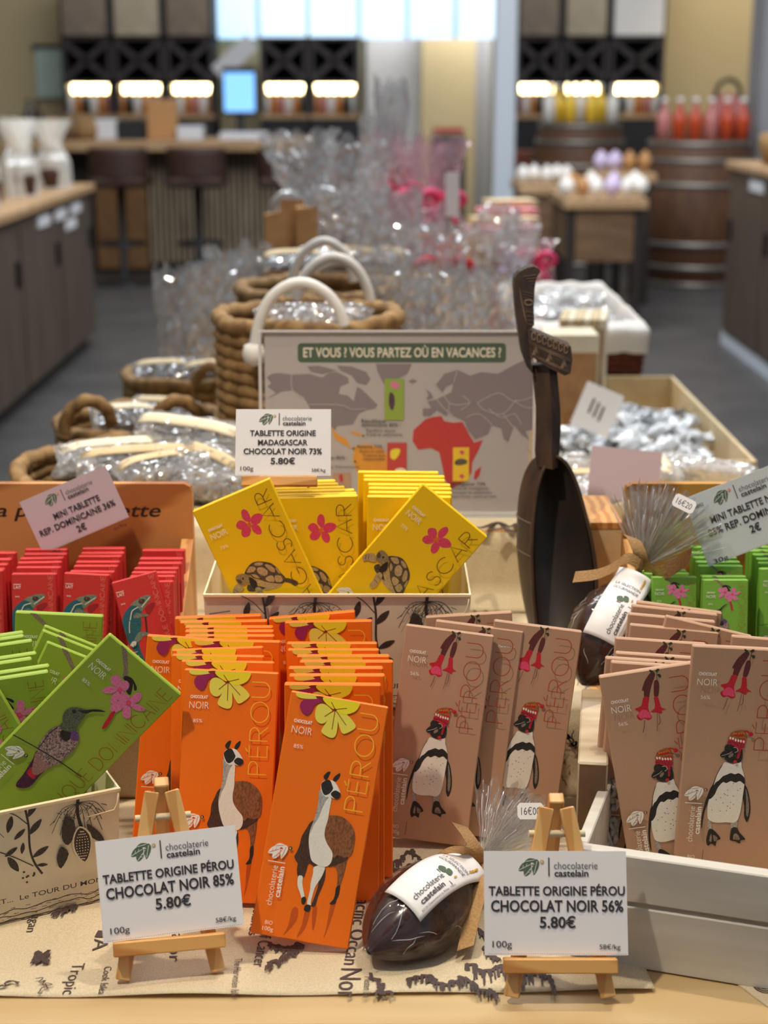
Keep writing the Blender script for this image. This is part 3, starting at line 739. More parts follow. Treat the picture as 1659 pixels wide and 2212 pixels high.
for pl in ([(1020, 1228), (1050, 1245), (1075, 1240), (1092, 1220), (1118, 1215)], [(1040, 1256), (1062, 1262), (1085, 1248), (1105, 1232)], [(1030, 1240), (1060, 1252), (1080, 1246)]):
    top.stroke('cloth_ink', smooth_path([tp(*p) for p in pl], 4), .005)
top2 = Print(b, frame((0, 0, Z2 + .0035), (1, 0, 0), (0, -1, 0), (0, 0, 1)), .00002)
for pl in ([(1005, 1135), (1040, 1140), (1075, 1128), (1100, 1138), (1118, 1130)], [(1060, 1145), (1090, 1142), (1110, 1150)]):
    top2.stroke('cloth_ink', smooth_path([tp(*p, Z2 + .0035) for p in pl], 4), .006)
o = b.build('table_runner')
tag(o, 'cream linen runner printed with an old sea chart, draped under the chocolates', 'table runner')
# second cloth at the right corner
b = MB()
q = [PZ(1545, 2093, TZ), PZ(1800, 2085, TZ), PZ(1800, 2290, TZ), PZ(1659, 2178, TZ), PZ(1615, 2145, TZ)]
b.add([(p.x, p.y, TZ + .0015) for p in q] + [(p.x, p.y, TZ + .0003) for p in q], [(0, 1, 2, 3, 4), (5, 6, 7, 8, 9), (0, 1, 6, 5), (1, 2, 7, 6), (2, 3, 8, 7), (3, 4, 9, 8), (4, 0, 5, 9)], 'linen')
rp = Print(b, frame((0, 0, TZ + .0017), (1, 0, 0), (0, -1, 0), (0, 0, 1)), .00002)
c = tp(1650, 2130, TZ + .0017)
for r_ in (.0075, .0055, .0032): rp.stroke('cloth_ink', [(c[0] + r_ * cos(k * .4), c[1] + r_ * 1.2 * sin(k * .4)) for k in range(17)], .0016)
tag(b.build('cloth_corner'), 'corner of a second chart print linen cloth at the right table edge', 'cloth')

# ------------------------------------------------------------------ chocolate bars
BW, BL, BT = .0768, .189, .0068
MW, ML, MTK = .042, .0966, .0074
def bar_proto(kind, W_, L_, T_):
    mb = MB()
    card = {'llama': 'orange_card', 'penguin': 'penguin_card', 'turtle': 'yellow_card', 'bird': 'green_card', 'chameleon': 'red_card', 'minibird': 'mini_green_card'}[kind]
    mb.box((0, 0, L_ / 2), (W_, T_, L_), card, None, .0009)
    R_ = L_ / W_
    # printed face: u right, v down
    F = frame((-W_ / 2, -T_ / 2 - .00004, L_), (W_, 0, 0), (0, 0, -W_), (0, -1, 0))
    pr = Print(mb, F, .00003); pr.clip = (.004, .004, .996, R_ - .004)
    polys, strokes, dots = ART['bird' if kind == 'minibird' else kind]
    pair = lambda f: [(f[i] / 1000, f[i + 1] / 1000) for i in range(0, len(f), 2)]
    if kind == 'minibird':
        sq = lambda ps: [(x, (y - .1) * .93 + .02) for x, y in ps]
    else:
        sq = lambda ps: ps
    for m_, f in polys: pr.poly(m_, sq(pair(f)))
    for m_, wd, f in strokes: pr.stroke(m_, sq(smooth_path(pair(f), 4)), wd / 1000)
    for m_, u, v, r in dots: pr.dot(m_, u / 1000, v / 1000, r / 1000, 8)
    ink = 'white_ink'
    if kind == 'chameleon':
        pr.text(ink, 'CHOCOLAT', .045, .255, .026, .17, .03)
        pr.text(ink, 'LAIT', .055, .34, .07, .16, .0)
        pr.text(ink, '36%', .078, .53, .03, .1)
        pr.hair('thin_rose', 'RÉPUBLIQUE DOMINICAINE', .925, 2.16, .10, .035, .008)
        pr.logo(ink, 'print_teal', None, None, .04, 1.36, .14)
        pr.text(ink, 'chocolaterie', .10, 2.05, .05, .38, 0, 90); pr.text(ink, 'castelain', .16, 2.0, .05, .31, .03, 90)
        pr.rect(ink, .03, 1.60, .16, 1.608)
    else:
        pr.text(ink, 'CHOCOLAT', .08, .302, .034, .184, .03)
        pr.text(ink, 'NOIR', .072, .410, .078, .206, -.012)
        pr.text(ink, {'llama': '85%', 'penguin': '56%', 'turtle': '73%'}.get(kind, '85%'), .12, .557, .040, .096, -.004)
        pr.logo(ink, card, {'turtle': 'burnt_ink', 'penguin': 'logo_rust'}.get(kind, 'burnt_ink'), ink, .042, 1.52, .19)
        pr.rect(ink, .055, 1.709, .232, 1.717)
        pr.text(ink, 'chocolaterie', .165, 2.15, .066, .40, -.008, 90)
        pr.text(ink, 'castelain', .232, 2.06, .060, .31, .018, 90)
        if kind in ('llama', 'penguin'):
            pr.text(ink, 'BIO', .130, 2.340, .042, .075, -.006); pr.text(ink, '100g', .113, 2.403, .044, .108, -.004)
        if kind == 'llama': pr.hair('thin_yellow', 'PÉROU', .915, 1.081, .19, .103, .0095)
        if kind == 'penguin': pr.hair('thin_rust', 'PÉROU', .90, 1.083, .19, .108, .0095)
        if kind == 'turtle': pr.hair('thin_brown', 'MADAGASCAR', .924, 2.20, .18, .095, .0095)
        if kind in ('bird', 'minibird'): pr.hair('thin_olive', 'RÉPUBLIQUE DOMINICAINE', .935, 2.30, .155, .07, .0085)
    o = mb.build('chocolate_bar')
    return o
PROTO = {}
DIM = {'llama': (BW, BL, BT), 'penguin': (BW, BL, BT), 'turtle': (BW, BL, BT), 'bird': (BW, BL, BT), 'chameleon': (MW, ML, MTK), 'minibird': (MW, ML, MTK)}

def pose(kind, corner, px, lean, roll, yaw, rest=None, Y=None):
    """leans a bar on the surface of height `rest` with its upper corner seen at px; roll turns it clockwise"""
    W_, L_, T_ = DIM[kind]
    R = Matrix.Rotation(RD(yaw), 3, 'Z') @ Matrix.Rotation(RD(-lean), 3, 'X') @ Matrix.Rotation(RD(roll), 3, 'Y')
    cl_ = R @ V(((-1 if corner == 'tl' else 1) * W_ / 2, -T_ / 2, L_))
    low = min((R @ V((a * W_ / 2, c * T_ / 2, z * L_))).z for a in (-1, 1) for c in (-1, 1) for z in (0, 1))
    if Y is None:
        d = ray(*px)
        # corner height above the rest = cl_.z - low
        z = rest + cl_.z - low
        k = (z - CAMZ) / d.z
        p = V((0, 0, CAMZ)) + d * k
    else:
        p = P(px[0], px[1], Y)
    loc = p - cl_
    M = R.to_4x4(); M.translation = loc
    return M

def put_bar(kind, corner, px, lean, roll, yaw=0, rest=None, Y=None, label='', group=None):
    M = pose(kind, corner, px, lean, roll, yaw, rest, Y)
    if kind not in PROTO:
        PROTO[kind] = bar_proto(kind, *DIM[kind]); o = PROTO[kind]; o.matrix_world = M
    else:
        o = dup(PROTO[kind], M=M)
    for k in ('group',):
        if k in o: del o[k]
    tag(o, label, 'chocolate bar', group)
    return o

ORD = ['front', 'second', 'third', 'fourth', 'fifth', 'sixth', 'seventh', 'eighth', 'ninth', 'tenth', 'eleventh', 'twelfth']
def rank(i):
    return 'frontmost' if i == 0 else ORD[i] + ' from the front'

def stack(kind, lst, rest, yaw, group, what):
    """lst runs from the front to the back: (corner, px, lean, roll[, own label])"""
    for i, it in enumerate(lst):
        lab = it[4] if len(it) > 4 and it[4] else what % rank(i)
        put_bar(kind, it[0], it[1], it[2], it[3], it[5] if len(it) > 5 else yaw, rest, it[6] if len(it) > 6 else None, lab, group)

T0 = TZ + .0035
stack('llama', [
    ('tl', (398, 1445), 15, 2.5), ('tl', (391, 1427), 13, 1), ('tl', (371, 1414), 12, 1), ('tl', (371, 1404), 12, -2),
    ('tl', (318, 1372), 9, 6, 'orange chocolate bar leaning at the far left of the left orange stack', 6),
    ('tr', (605, 1386), 8, 1), ('tl', (399, 1373), 7, 0), ('tl', (399, 1363), 6, 0), ('tl', (399, 1354), 5, 0), ('tl', (388, 1344), 4, -1), ('tl', (377, 1335), 3, -2)],
    T0, 0, 'orange llama bars in the left stack', 'orange llama chocolate bar in the left orange stack, %s')
stack('llama', [
    ('tl', (629, 1492), 18, 9.5, 'orange llama chocolate bar leaning in front of the right orange stack, whole llama in view'),
    ('tl', (614, 1478), 3, .5, None, 0, 1.141), ('tl', (624, 1459), 4, 0), ('tl', (623, 1443), 4, 0), ('tl', (647, 1429), 5, 0), ('tl', (641, 1417), 5, 0),
    ('tl', (621, 1403), 9, 0), ('tl', (619, 1389), 8, 0), ('tl', (615, 1344), 5, -1), ('tl', (580, 1336), 4, -5)],
    T0, 0, 'orange llama bars in the right stack', 'orange llama chocolate bar in the right orange stack, %s')
stack('penguin', [
    ('tl', (877, 1349), 10, 6.5, 'pinkish brown penguin chocolate bar at the left front of the middle row'),
    ('tl', (942, 1340), 8, 6.5, 'pinkish brown chocolate bar squeezed in the middle of the centre penguin row'),
    ('tl', (1068, 1340), 7, 6.5, 'pinkish brown penguin chocolate bar at the right of the centre row'),
    ('tl', (919, 1333), 4, -4.5, 'pinkish brown chocolate bar at the back of the centre row, only top showing')],
    T0, -3, 'penguin bars in the centre row', '%s')
CR = TZ + .003
stack('penguin', [
    ('tl', (1497, 1395), 2, 2, 'pinkish brown penguin chocolate bar upright at the front right of the white crate', -3, 1.134),
    ('tl', (1294, 1463), 3, -10.5, 'pinkish brown penguin chocolate bar tilted left at the front of the white crate', -3, 1.149),
    ('tl', (1321, 1430), 3, 3), ('tl', (1309, 1421), 3, 3), ('tl', (1331, 1410), 3, 3), ('tl', (1330, 1378), 6, 3), ('tl', (1362, 1349), 5, 4.5),
    ('tl', (1582, 1374), 5, 4, 'pinkish brown bar at the far right of the white crate, cut by the frame', -3),
    ('tl', (1440, 1331), 4, 13, 'pinkish brown chocolate bar tilted clockwise in the middle of the crate stack', -3),
    ('tl', (1358, 1326), 3, 4.5), ('tl', (1366, 1308), 2, 5.5), ('tl', (1377, 1300), 1, 7)],
    CR, -3, 'penguin bars in the white crate', 'pinkish brown penguin chocolate bar standing in the white crate, %s')

# yellow bars in their box
gy = 'yellow turtle bars in the %s half of the box'
yl = [('tl', (415, 1105), 3, -23.5, 1.337, 'yellow turtle chocolate bar tilted left at the front of the yellow box'),
    ('tl', (590, 1075), 2, -1.5, 1.352, None), ('tr', (770, 1065), 2, -1.5, 1.364, None), ('tr', (765, 1058), 2, -1.5, 1.376, None), ('tr', (744, 1052), 2, -1.5, 1.388, None), ('tr', (730, 1045), 2, -1.5, 1.400, None), ('tr', (724, 1038), 2, -1.5, 1.412, None)]
yr = [('tl', (914, 1045), 3, 40, 1.338, 'yellow turtle chocolate bar turned on its corner, right front of the yellow box'),
    ('tl', (793, 1072), 2, .5, 1.352, None), ('tl', (796, 1063), 2, .5, 1.363, None), ('tl', (796, 1054), 2, .5, 1.374, None), ('tl', (795, 1046), 2, .5, 1.385, None), ('tl', (785, 1036), 2, .5, 1.396, None), ('tl', (785, 1028), 2, .5, 1.407, None), ('tl', (773, 1019), 2, .5, 1.418, None)]
for half, lst in (('left', yl), ('right', yr)):
    for i, (c_, px, ln_, rl, Y_, lb) in enumerate(lst):
        put_bar('turtle', c_, px, ln_, rl, 0, None, Y_, lb or 'yellow turtle bar in the %s half of its box, %s' % (half, rank(i)), gy % half)

# green bars in the left box
gr = 'green hummingbird bars in the left box'
GB = TZ + .003
for it in [
    ('tl', (237, 1371), 0, 45, 8, 1.142, 'large green hummingbird chocolate bar turned on its corner in the left box'),
    ('tr', (-3, 1490), 0, -25, 10, 1.137, 'green chocolate bar tilted left at the left frame edge, slanting side in view'),
    ('tr', (104, 1451), 0, -4, 14, 1.156, 'green chocolate bar at the front of the left green stack'),
    ('tr', (106, 1438), 0, -4, 14, 1.168, 'green chocolate bar second from the front of the left green stack'),
    ('tr', (68, 1423), 0, -4, 14, 1.180, 'green chocolate bar third from the front of the left green stack'),
    ('tr', (78, 1411), 0, -4, 14, 1.192, 'green chocolate bar fourth from the front of the left green stack'),
    ('tr', (69, 1384), 0, -4, 14, 1.215, 'green chocolate bar fifth from the front of the left green stack'),
    ('tr', (51, 1374), 0, -4, 14, 1.226, 'green chocolate bar sixth from the front of the left green stack'),
    ('tr', (50, 1366), 0, -4, 14, 1.237, 'green chocolate bar at the back of the left green stack'),
    ('tl', (103, 1387), 4, 28, 16, 1.215, 'green chocolate bar tilted clockwise just behind the large hummingbird bar'),
    ('tl', (94, 1362), 4, 28, 16, 1.23, 'green chocolate bar tilted clockwise, in the middle of three tilted green bars'),
    ('tl', (98, 1352), 4, 28, 16, 1.243, 'green chocolate bar tilted clockwise, rearmost of three tilted green bars'),
    ('tl', (33, 1322), 2, 5, 6, None, 'green chocolate bar upright behind the tilted green bars, brown twig on it')]:
    put_bar('bird', it[0], it[1], it[2], it[3], it[4], GB, it[5], it[6], gr)

# mini bars
gm = 'red mini bars in the left wooden display'
ZM = Z1 + .026
def mini(kind, lst, what, group, lean0=12):
    for i, it in enumerate(lst):
        put_bar(kind, it[0], it[1], max(2, lean0 - i), it[2], it[4] if len(it) > 4 else 0, ZM, (it[5] if len(it) > 5 else None), (it[3] if len(it) > 3 and it[3] else what % rank(i)), group)
mini('chameleon', [('tr', (6, 1232), 0), ('tr', (8, 1229), 0), ('tr', (15, 1219), 0), ('tr', (23, 1208), 0), ('tr', (34, 1194), 0)], 'red mini chocolate bar cut off at the left frame edge, %s', gm, 8)
mini('chameleon', [('tl', (24, 1239), 0), ('tl', (34, 1225), 0), ('tl', (37, 1215), -1), ('tl', (42, 1206), -1), ('tl', (51, 1196), 0), ('tl', (53, 1186), 0)], 'red mini chocolate bar in the second column from the left, %s', gm, 10)
mini('chameleon', [('tl', (138, 1237), 3), ('tl', (150, 1233), 1), ('tl', (158, 1222), 0), ('tl', (163, 1213), 0), ('tl', (168, 1201), 0), ('tl', (174, 1194), 0), ('tl', (177, 1184), 0)], 'red mini chocolate bar in the third column from the left, %s', gm, 10)
mini('chameleon', [('tl', (240, 1259), -14, 'red mini chocolate bar tilted left, its whole blue chameleon in view', 4, 1.338), ('tr', (374, 1255), -1), ('tr', (377, 1244), 0), ('tr', (380, 1236), 0), ('tr', (385, 1227), 0), ('tr', (392, 1216), 0), ('tr', (395, 1206), 0), ('tr', (399, 1188), 0)], 'red mini chocolate bar in the right column beside the wooden post, %s', gm, 12)
gm = 'green mini bars in the right wooden display'
mini('minibird', [('tl', (1519, 1252), 0), ('tl', (1515, 1244), 0), ('tl', (1510, 1222), 0), ('tl', (1505, 1213), 0), ('tl', (1499, 1204), 0), ('tl', (1495, 1194), 0), ('tl', (1494, 1181), 0)], 'green mini chocolate bar in the middle column of the right display, %s', gm, 11)
mini('minibird', [('tr', (1506, 1246), 0), ('tr', (1490, 1238), 0), ('tr', (1484, 1232), 0)], 'green mini chocolate bar behind the ribboned cocoa pod, %s', gm, 11)
mini('minibird', [('tl', (1642, 1228), 0), ('tl', (1640, 1216), 0), ('tl', (1636, 1207), 0), ('tl', (1628, 1198), 0), ('tl', (1620, 1189), 0), ('tl', (1614, 1181), 0)], 'green mini chocolate bar at the right frame edge, %s', gm, 10)
# ------------------------------------------------------------------ cartons, displays and crate
def plant_print(pr, u):
    pr.stroke('box_ink', smooth_path([(u - .02, .02), (u + .0, .18), (u, .38), (u + .03, .52), (u + .09, .64)], 5), .018)
    def leaf(x, y, L, ang, wd=.34):
        c, s_ = cos(RD(ang)), sin(RD(ang))
        p = [(0, 0), (.25, wd * .8 / 2), (.6, wd / 2), (1, 0), (.6, -wd / 2), (.25, -wd * .8 / 2)]
        pr.poly('box_ink', [(x + (a * c - b_ * s_) * L, y + (a * s_ + b_ * c) * L) for a, b_ in p])
    for x, y, L, a in ((0, .1, .16, -60), (0, .26, .16, -48), (.02, .47, .15, -28), (.05, .55, .09, 10), (-.13, .06, .15, 105), (-.03, .2, .12, 140), (-.05, .32, .1, 100), (-.18, .42, .17, 62), (-.1, .35, .12, 150)):
        leaf(u + x, y, L, a)
    pr.stroke('box_ink', smooth_path([(u - .24, .36), (u - .12, .44), (u + .02, .55)], 4), .008)
    pr.stroke('box_ink', smooth_path([(u - .2, .0), (u - .1, .06), (u - .01, .16)], 4), .007)
    rnd = random.Random(int(u * 100))
    for k in range(8): pr.dot('box_ink', u - .02 + rnd.uniform(-.05, .05), .62 + rnd.uniform(-.05, .08), .010, 6)

def pod_print(pr, u):
    rnd = random.Random(int(u * 77))
    pr.stroke('box_ink', smooth_path([(u, .02), (u - .01, .15), (u + .02, .3)], 4), .025)
    for k in range(11):                      # big veined leaves drawn in outline
        a = RD(20 + k * 14); L = .2 + rnd.uniform(0, .1)
        x1, y1 = u + cos(a) * L, .1 + sin(a) * L * 1.2
        pr.stroke('box_ink', smooth_path([(u, .06), (u + cos(a) * L * .6, .04 + sin(a) * L * .5), (x1, y1)], 5), .005)
        for t_ in (.4, .55, .7, .85):
            bx, by = u + cos(a) * L * t_, .05 + sin(a) * L * t_ * .9
            pr.stroke('box_ink', [(bx, by), (bx + rnd.uniform(-.05, .05), by + rnd.uniform(.01, .05))], .005)
    pr.poly('box_ink', [(u - .12, .16), (u - .05, .2), (u - .04, .32), (u - .1, .42), (u - .15, .34)])
    pr.poly('box_ink', [(u + .06, .26), (u + .16, .36), (u + .2, .46), (u + .1, .4)])
    pr.poly('box_ink', [(u - .16, .42), (u - .1, .5), (u - .17, .62), (u - .2, .52)])
    pr.poly('cream_card', [(u + .0, .27), (u + .085, .35), (u + .095, .48), (u + .035, .63), (u - .055, .50), (u - .06, .36)])
    pr.poly('box_ink', [(u + .0, .285), (u + .072, .36), (u + .082, .48), (u + .032, .605), (u - .042, .49), (u - .048, .37)])
    for r_ in range(-2, 3):
        for k in range(11):
            t_ = k / 10
            pr.dot('cream_card', u + .015 + r_ * .024 * (1 - (2 * t_ - 1) ** 2 * .75), .32 + t_ * .25, .006, 5)

def carton(name, M, W_, D_, H_, label, f=.012):
    """open card box, wider at the mouth; origin at the middle of the front foot, x along the front, y to the back"""
    b = MB(); t_ = .0016
    def ring(z, e):
        return [(-W_ / 2 + f - e, f - e, z), (W_ / 2 - f + e, f - e, z), (W_ / 2 - f + e, D_ - f + e, z), (-W_ / 2 + f - e, D_ - f + e, z)]
    o_, i_ = ring(0, 0) + ring(H_, f), ring(.002, -t_) + ring(H_, f - t_)
    vs = o_ + i_
    fs = [(0, 1, 2, 3), (8, 9, 10, 11)] + [(k, (k + 1) % 4, 4 + (k + 1) % 4, 4 + k) for k in range(4)] + [(8 + k, 8 + (k + 1) % 4, 12 + (k + 1) % 4, 12 + k) for k in range(4)]
    b.add(vs, fs, 'cream_card')
    b.add(vs, [(4 + k, 4 + (k + 1) % 4, 12 + (k + 1) % 4, 12 + k) for k in range(4)], 'kraft_edge')
    # print on the sloping front; u measured in heights from the right edge
    n = V((0, -H_, -f)).normalized()
    pr = Print(b, frame((W_ / 2 - f * .4, -.0001, H_), (H_, 0, 0), (0, f, -H_), tuple(n)), .00002)
    pr.clip = (-W_ / H_ + .16, .005, -.03, .985)
    plant_print(pr, -.74); pod_print(pr, -.33); plant_print(pr, -1.62); pod_print(pr, -1.22)
    pr.rect('sepia_ink', -W_ / H_ + .17, .985, -.1, .99)
    pr.text('box_ink', 'CHOCOLAT...  Le TOUR DU MONDE', -1.42, .80, .045, 1.36, .006)
    rnd = random.Random(3)
    for k in range(170):
        x, y = rnd.uniform(-W_ / H_ + .2, -.1), rnd.uniform(.85, .98)
        pr.stroke('sepia_ink', [(x, y), (x + rnd.uniform(.01, .05), y + rnd.uniform(-.006, .006))], .005)
    for s_ in range(3):
        pts = [(-W_ / H_ + .2 + k * .09, .85 + .05 * s_ + rnd.uniform(-.022, .022)) for k in range(int((W_ / H_ - .3) / .09))]
        pr.stroke('box_ink', smooth_path(pts, 3), .008)
    # folded lip
    b.bar((-W_ / 2, -.0012, H_ - .001), (W_ / 2, -.0012, H_ - .001), .0022, .0022, 'kraft_edge')
    o = b.build(name, M=M)
    st = MB(); st2 = MB()
    st.tube([(W_ / 2 - .028, -.0006, H_ - .020), (W_ / 2 - .006, -.0016, H_ - .018), (W_ / 2 - .003, -.002, H_ - .012), (W_ / 2 - .002, -.002, H_ - .004)], .0006, 'kraft_edge', 6)
    st2.tube([(-W_ / 2 + .005, -.0006, H_ - .019), (-W_ / 2 + .024, -.0012, H_ - .016)], .0005, 'carving_line', 6)
    st.build('corner_clip', o); st2.build('staple', o)
    return tag(o, label, 'box')

pl, pr_ = P(440, 1280, 1.327), P(1017, 1280, 1.327)
HB = pl.z - (Z1 + .0035)
carton('gift_box', Matrix.Translation(((pl.x + pr_.x) / 2, 1.323, Z1 + .0035)), pr_.x - pl.x, .130, HB, 'cream card box printed with cocoa plants, holding the yellow bars', .005)
c = V((-.2135, 1.136, 0)); d = V((.895, .445, 0)).normalized(); n = V((-d.y, d.x, 0))
mid = c - d * .1215
carton('gift_box', frame((mid.x, mid.y, TZ + .0035), d, n, (0, 0, 1)), .243, .13, .0985, 'cream card box printed with cocoa plants, holding the large green bars at left', .005)

def mini_display(M, W_, wood, label, text_u, second=True):
    """open pine tray with a tall lettered back board; origin front middle foot"""
    e = empty('wooden_display', M=M)
    D_ = .125; H_ = .175
    b = MB()
    pts = [(-W_ / 2, 0), (W_ / 2, 0), (W_ / 2, H_ - .008), (W_ / 2 - .002, H_ - .003), (W_ / 2 - .008, H_), (-W_ / 2 + .008, H_), (-W_ / 2 + .002, H_ - .003), (-W_ / 2, H_ - .008)]
    b.prism(pts, .010, wood, Matrix.Translation((0, D_, 0)))
    pr = Print(b, frame((0, D_ - .00505, H_), (1, 0, 0), (0, 0, -1), (0, -1, 0)), .00002)
    pr.text('burnt_ink', "la p'tite tablette", text_u, .034, .0145, .171, .012, shear=.25)
    b.build('back_board', e)
    MB().box((0, D_ / 2, .011), (W_, D_, .022), 'pine').build('base', e)
    for s_ in (-1, 1):
        b = MB()
        b.prism([(0, .0), (D_ - .006, 0), (D_ - .006, .118), (.03, .072), (0, .058)], .012, 'pine', Mx((s_ * (W_ / 2 - .006), 0, 0), (0, 0, pi / 2)))
        b.build('side_panel', e)
    MB().box((0, -.004, .02), (W_, .008, .04), 'pine_across').build('front_rail', e)
    return tag(e, label, 'display stand')
q = P(415, 1028, 1.49)
mini_display(Matrix.Translation((q.x - .17, 1.485 - .12, Z1 + .0035)), .34, 'display_wood', 'orange toned wooden display with a lettered back board, holding the red mini bars', -.033)
q2 = P(1350, 1022, 1.49)
mini_display(Matrix.Translation((q2.x + .17, 1.485 - .12, Z1 + .0035)), .34, 'display_wood_gold', 'golden wooden display with a lettered back board, holding the green mini bars', -.137)

# white crate: front corner left, running right
fl, fr_ = PZ(1238, 1832, TZ + .094), PZ(1659, 1893, TZ + .094)
d = V((fr_.x - fl.x, fr_.y - fl.y, 0)).normalized(); n = V((-d.y, d.x, 0))
e = empty('white_crate', M=frame((fl.x, fl.y, TZ), d, n, (0, 0, 1)))
tag(e, 'white painted slatted wooden crate holding the penguin bars at right', 'crate')
CW, CD = .30, .24
for z0, z1 in ((.001, .052), (.056, .094)):
    MB().box((CW / 2, .006, (z0 + z1) / 2), (CW, .012, z1 - z0), 'white_paint', None, .001).build('front_slat', e)
    MB().box((CW / 2, CD - .006, (z0 + z1) / 2), (CW, .012, z1 - z0), 'white_paint', None, .001).build('back_slat', e)
for x in (.005, CW - .005):
    MB().box((x, CD / 2, .0475), (.009, CD - .025, .093), 'white_paint', None, .001).build('end_panel', e)
# weathered blocks inside the crate
def world_block(name, a, c_, wd, z0, z1, mt, label, cat='wood block', end=None):
    a = V(a); c_ = V(c_); dd = (c_ - a); L = dd.length; dd.normalize(); nn = V((-dd.y, dd.x, 0))
    b = MB().box((L / 2, 0, (z1 - z0) / 2), (L, wd, z1 - z0), mt, None, .0015)
    if end: b.box((-.0006, 0, (z1 - z0) / 2), (.001, wd - .003, z1 - z0 - .003), end)
    o = b.build(name, M=frame((a.x, a.y, z0), dd, nn, (0, 0, 1)))
    return tag(o, label, cat)
p0 = PZ(1281, 1648, .918); p1 = PZ(1286, 1488, .918)
world_block('wood_block', (p0.x, p0.y, 0), (p1.x, p1.y, 0), .0245, TZ + .003, .918, 'old_wood', 'weathered wooden block standing between the crate end and the penguin bars', end='brown_wood')
b = MB()
rnd = random.Random(4)
cc = P(1316, 1640, 1.17)
for k in range(26):
    x, y, z = cc.x + rnd.uniform(-.0045, .0045), cc.y + rnd.uniform(-.02, .05), TZ + .018 + rnd.uniform(0, .085)
    pts = [(x + rnd.uniform(-.004, .004), y + rnd.uniform(-.012, .012), z + rnd.uniform(-.012, .012)) for _ in range(5)]
    b.tube(smooth_path(pts, 3), .0022, 'fur_grey', 5)
tag(b.build('paper_shred'), 'grey crinkled paper filling beside the weathered block in the crate', 'packing paper', kind='stuff')

# ------------------------------------------------------------------ price cards and easels
def card_print(pr, lines, w100, perkg, code=None, dotc='logo_gold'):
    pr.logo('logo_green', 'white_card', dotc, 'white_card', .243, .045, .145)
    pr.rect('card_ink', .452, .043, .460, .172)
    pr.text('grey_ink', 'chocolaterie', .492, .122, .052, .305, -.004)
    pr.text('card_ink', 'castelain', .494, .173, .047, .238, .02)
    for body, x0, x1, v, h in lines:
        pr.text('card_ink', body, x0, v, h, x1 - x0, .022)
    if w100: pr.text('card_ink', w100, .055, .655, .046, .135, .002)
    if perkg: pr.text('card_ink', perkg, .80, .668, .034, .145, .004)
    if code: pr.text('card_ink', code, .03, .12, .032, .12, .006)
def price_card(M, W_, lines, w100, perkg, label, mt='white_card', code=None, dotc='logo_gold', asp=.71):
    b = MB()
    b.box((0, 0, W_ * asp / 2), (W_, .0008, W_ * asp), mt)
    pr = Print(b, frame((-W_ / 2, -.00045, W_ * asp), (W_, 0, 0), (0, 0, -W_), (0, -1, 0)), .00003)
    card_print(pr, lines, w100, perkg, code, dotc)
    for k in range(60): pr.rect('card_ink', .03 + k * .016, asp - .012, .039 + k * .016, asp - .0095)
    o = b.build('price_card', M=M)
    return tag(o, label, 'price card')

def easel(M, sc, label, hf=1.0, lh=.0265):
    """small beech table easel; origin between the front feet, leaning back along its own y"""
    e = empty('mini_easel', M=M @ Matrix.Diagonal((sc, sc, sc, 1)))
    H_, ln = .143 * hf, RD(24)
    A = lambda x, h, dy=0: V((x, h * tan(ln) + dy, h))
    hz = H_ * cos(ln)
    for s_ in (-1, 1):
        MB().bar(A(s_ * .0355, .002), A(s_ * .0074, hz - .004), .0112, .006, 'pine_pale', (0, -1, .4), .0008).build('front_leg', e)
    b = MB().bar(V((0, .118, .003)), A(0, hz + .003, -.001), .0112, .0095, 'pine_pale', (0, -1, .4), .0008); b.build('back_leg', e)
    MB().tube([A(-.021, hz - .022, .001), A(.021, hz - .022, .001)], .0026, 'kraft_edge', 10).build('dowel', e)
    c0 = A(0, lh, -.0085)
    b = MB(); Ml = Matrix.Translation(c0) @ Matrix.Rotation(-ln, 4, 'X')
    b.box((0, 0, 0), (.083, .011, .0105), 'pine_across', Ml, .0008); b.build('ledge', e)
    return tag(e, label, 'easel')
def easel_card(pl_, pr2, sc, el_label, card_args, roll=0, dz=.0, hf=1.0, lh=.0265, dx=-.0025):
    a = V(pl_); c_ = V(pr2); d_ = (c_ - a); d_.z = 0; d_.normalize(); n_ = V((-d_.y, d_.x, 0)); m_ = (a + c_) / 2
    M = frame((m_.x, m_.y, m_.z), d_, n_, (0, 0, 1))
    easel(M, sc, el_label, hf, lh)
    ln = RD(24)
    R = M @ Matrix.Translation(V((dx, ((lh + .0055) * tan(ln) - .0062) * sc + dz, (lh + .0055) * sc))) @ Matrix.Rotation(-ln, 4, 'X') @ Matrix.Rotation(RD(roll), 4, 'Y')
    price_card(R, .105 * sc, *card_args)
L56 = [('TABLETTE ORIGINE PÉROU', .032, .985, .302, .064), ('CHOCOLAT NOIR 56%', .047, .972, .412, .079), ('5.80€', .386, .637, .522, .077)]
L85 = [('TABLETTE ORIGINE PÉROU', .032, .965, .302, .064), ('CHOCOLAT NOIR 85%', .047, .955, .412, .079), ('5.80€', .386, .637, .522, .077)]
L73 = [('TABLETTE ORIGINE', .15, .84, .285, .060), ('MADAGASCAR', .235, .755, .385, .060), ('CHOCOLAT NOIR 73%', .085, .905, .480, .062), ('5.80€', .37, .625, .585, .066)]
easel_card(PZ(1112, 2160, T0), PZ(1306, 2160, T0), 1.0, 'small beech easel in front of the white crate', (L56, '100g', '58€/kg', 'white price card for the 56% Peru bars on the right front easel'))
easel_card(PZ(276, 2122, T0), PZ(462, 2104, T0), 1.0, 'small beech easel in front of the left orange bars', (L85, '100g', '58€/kg', 'white price card for the 85% Peru bars on the left front easel'), -2.2, dx=.004)
pa, pb = P(541, 1075, 1.352), P(667, 1075, 1.352)
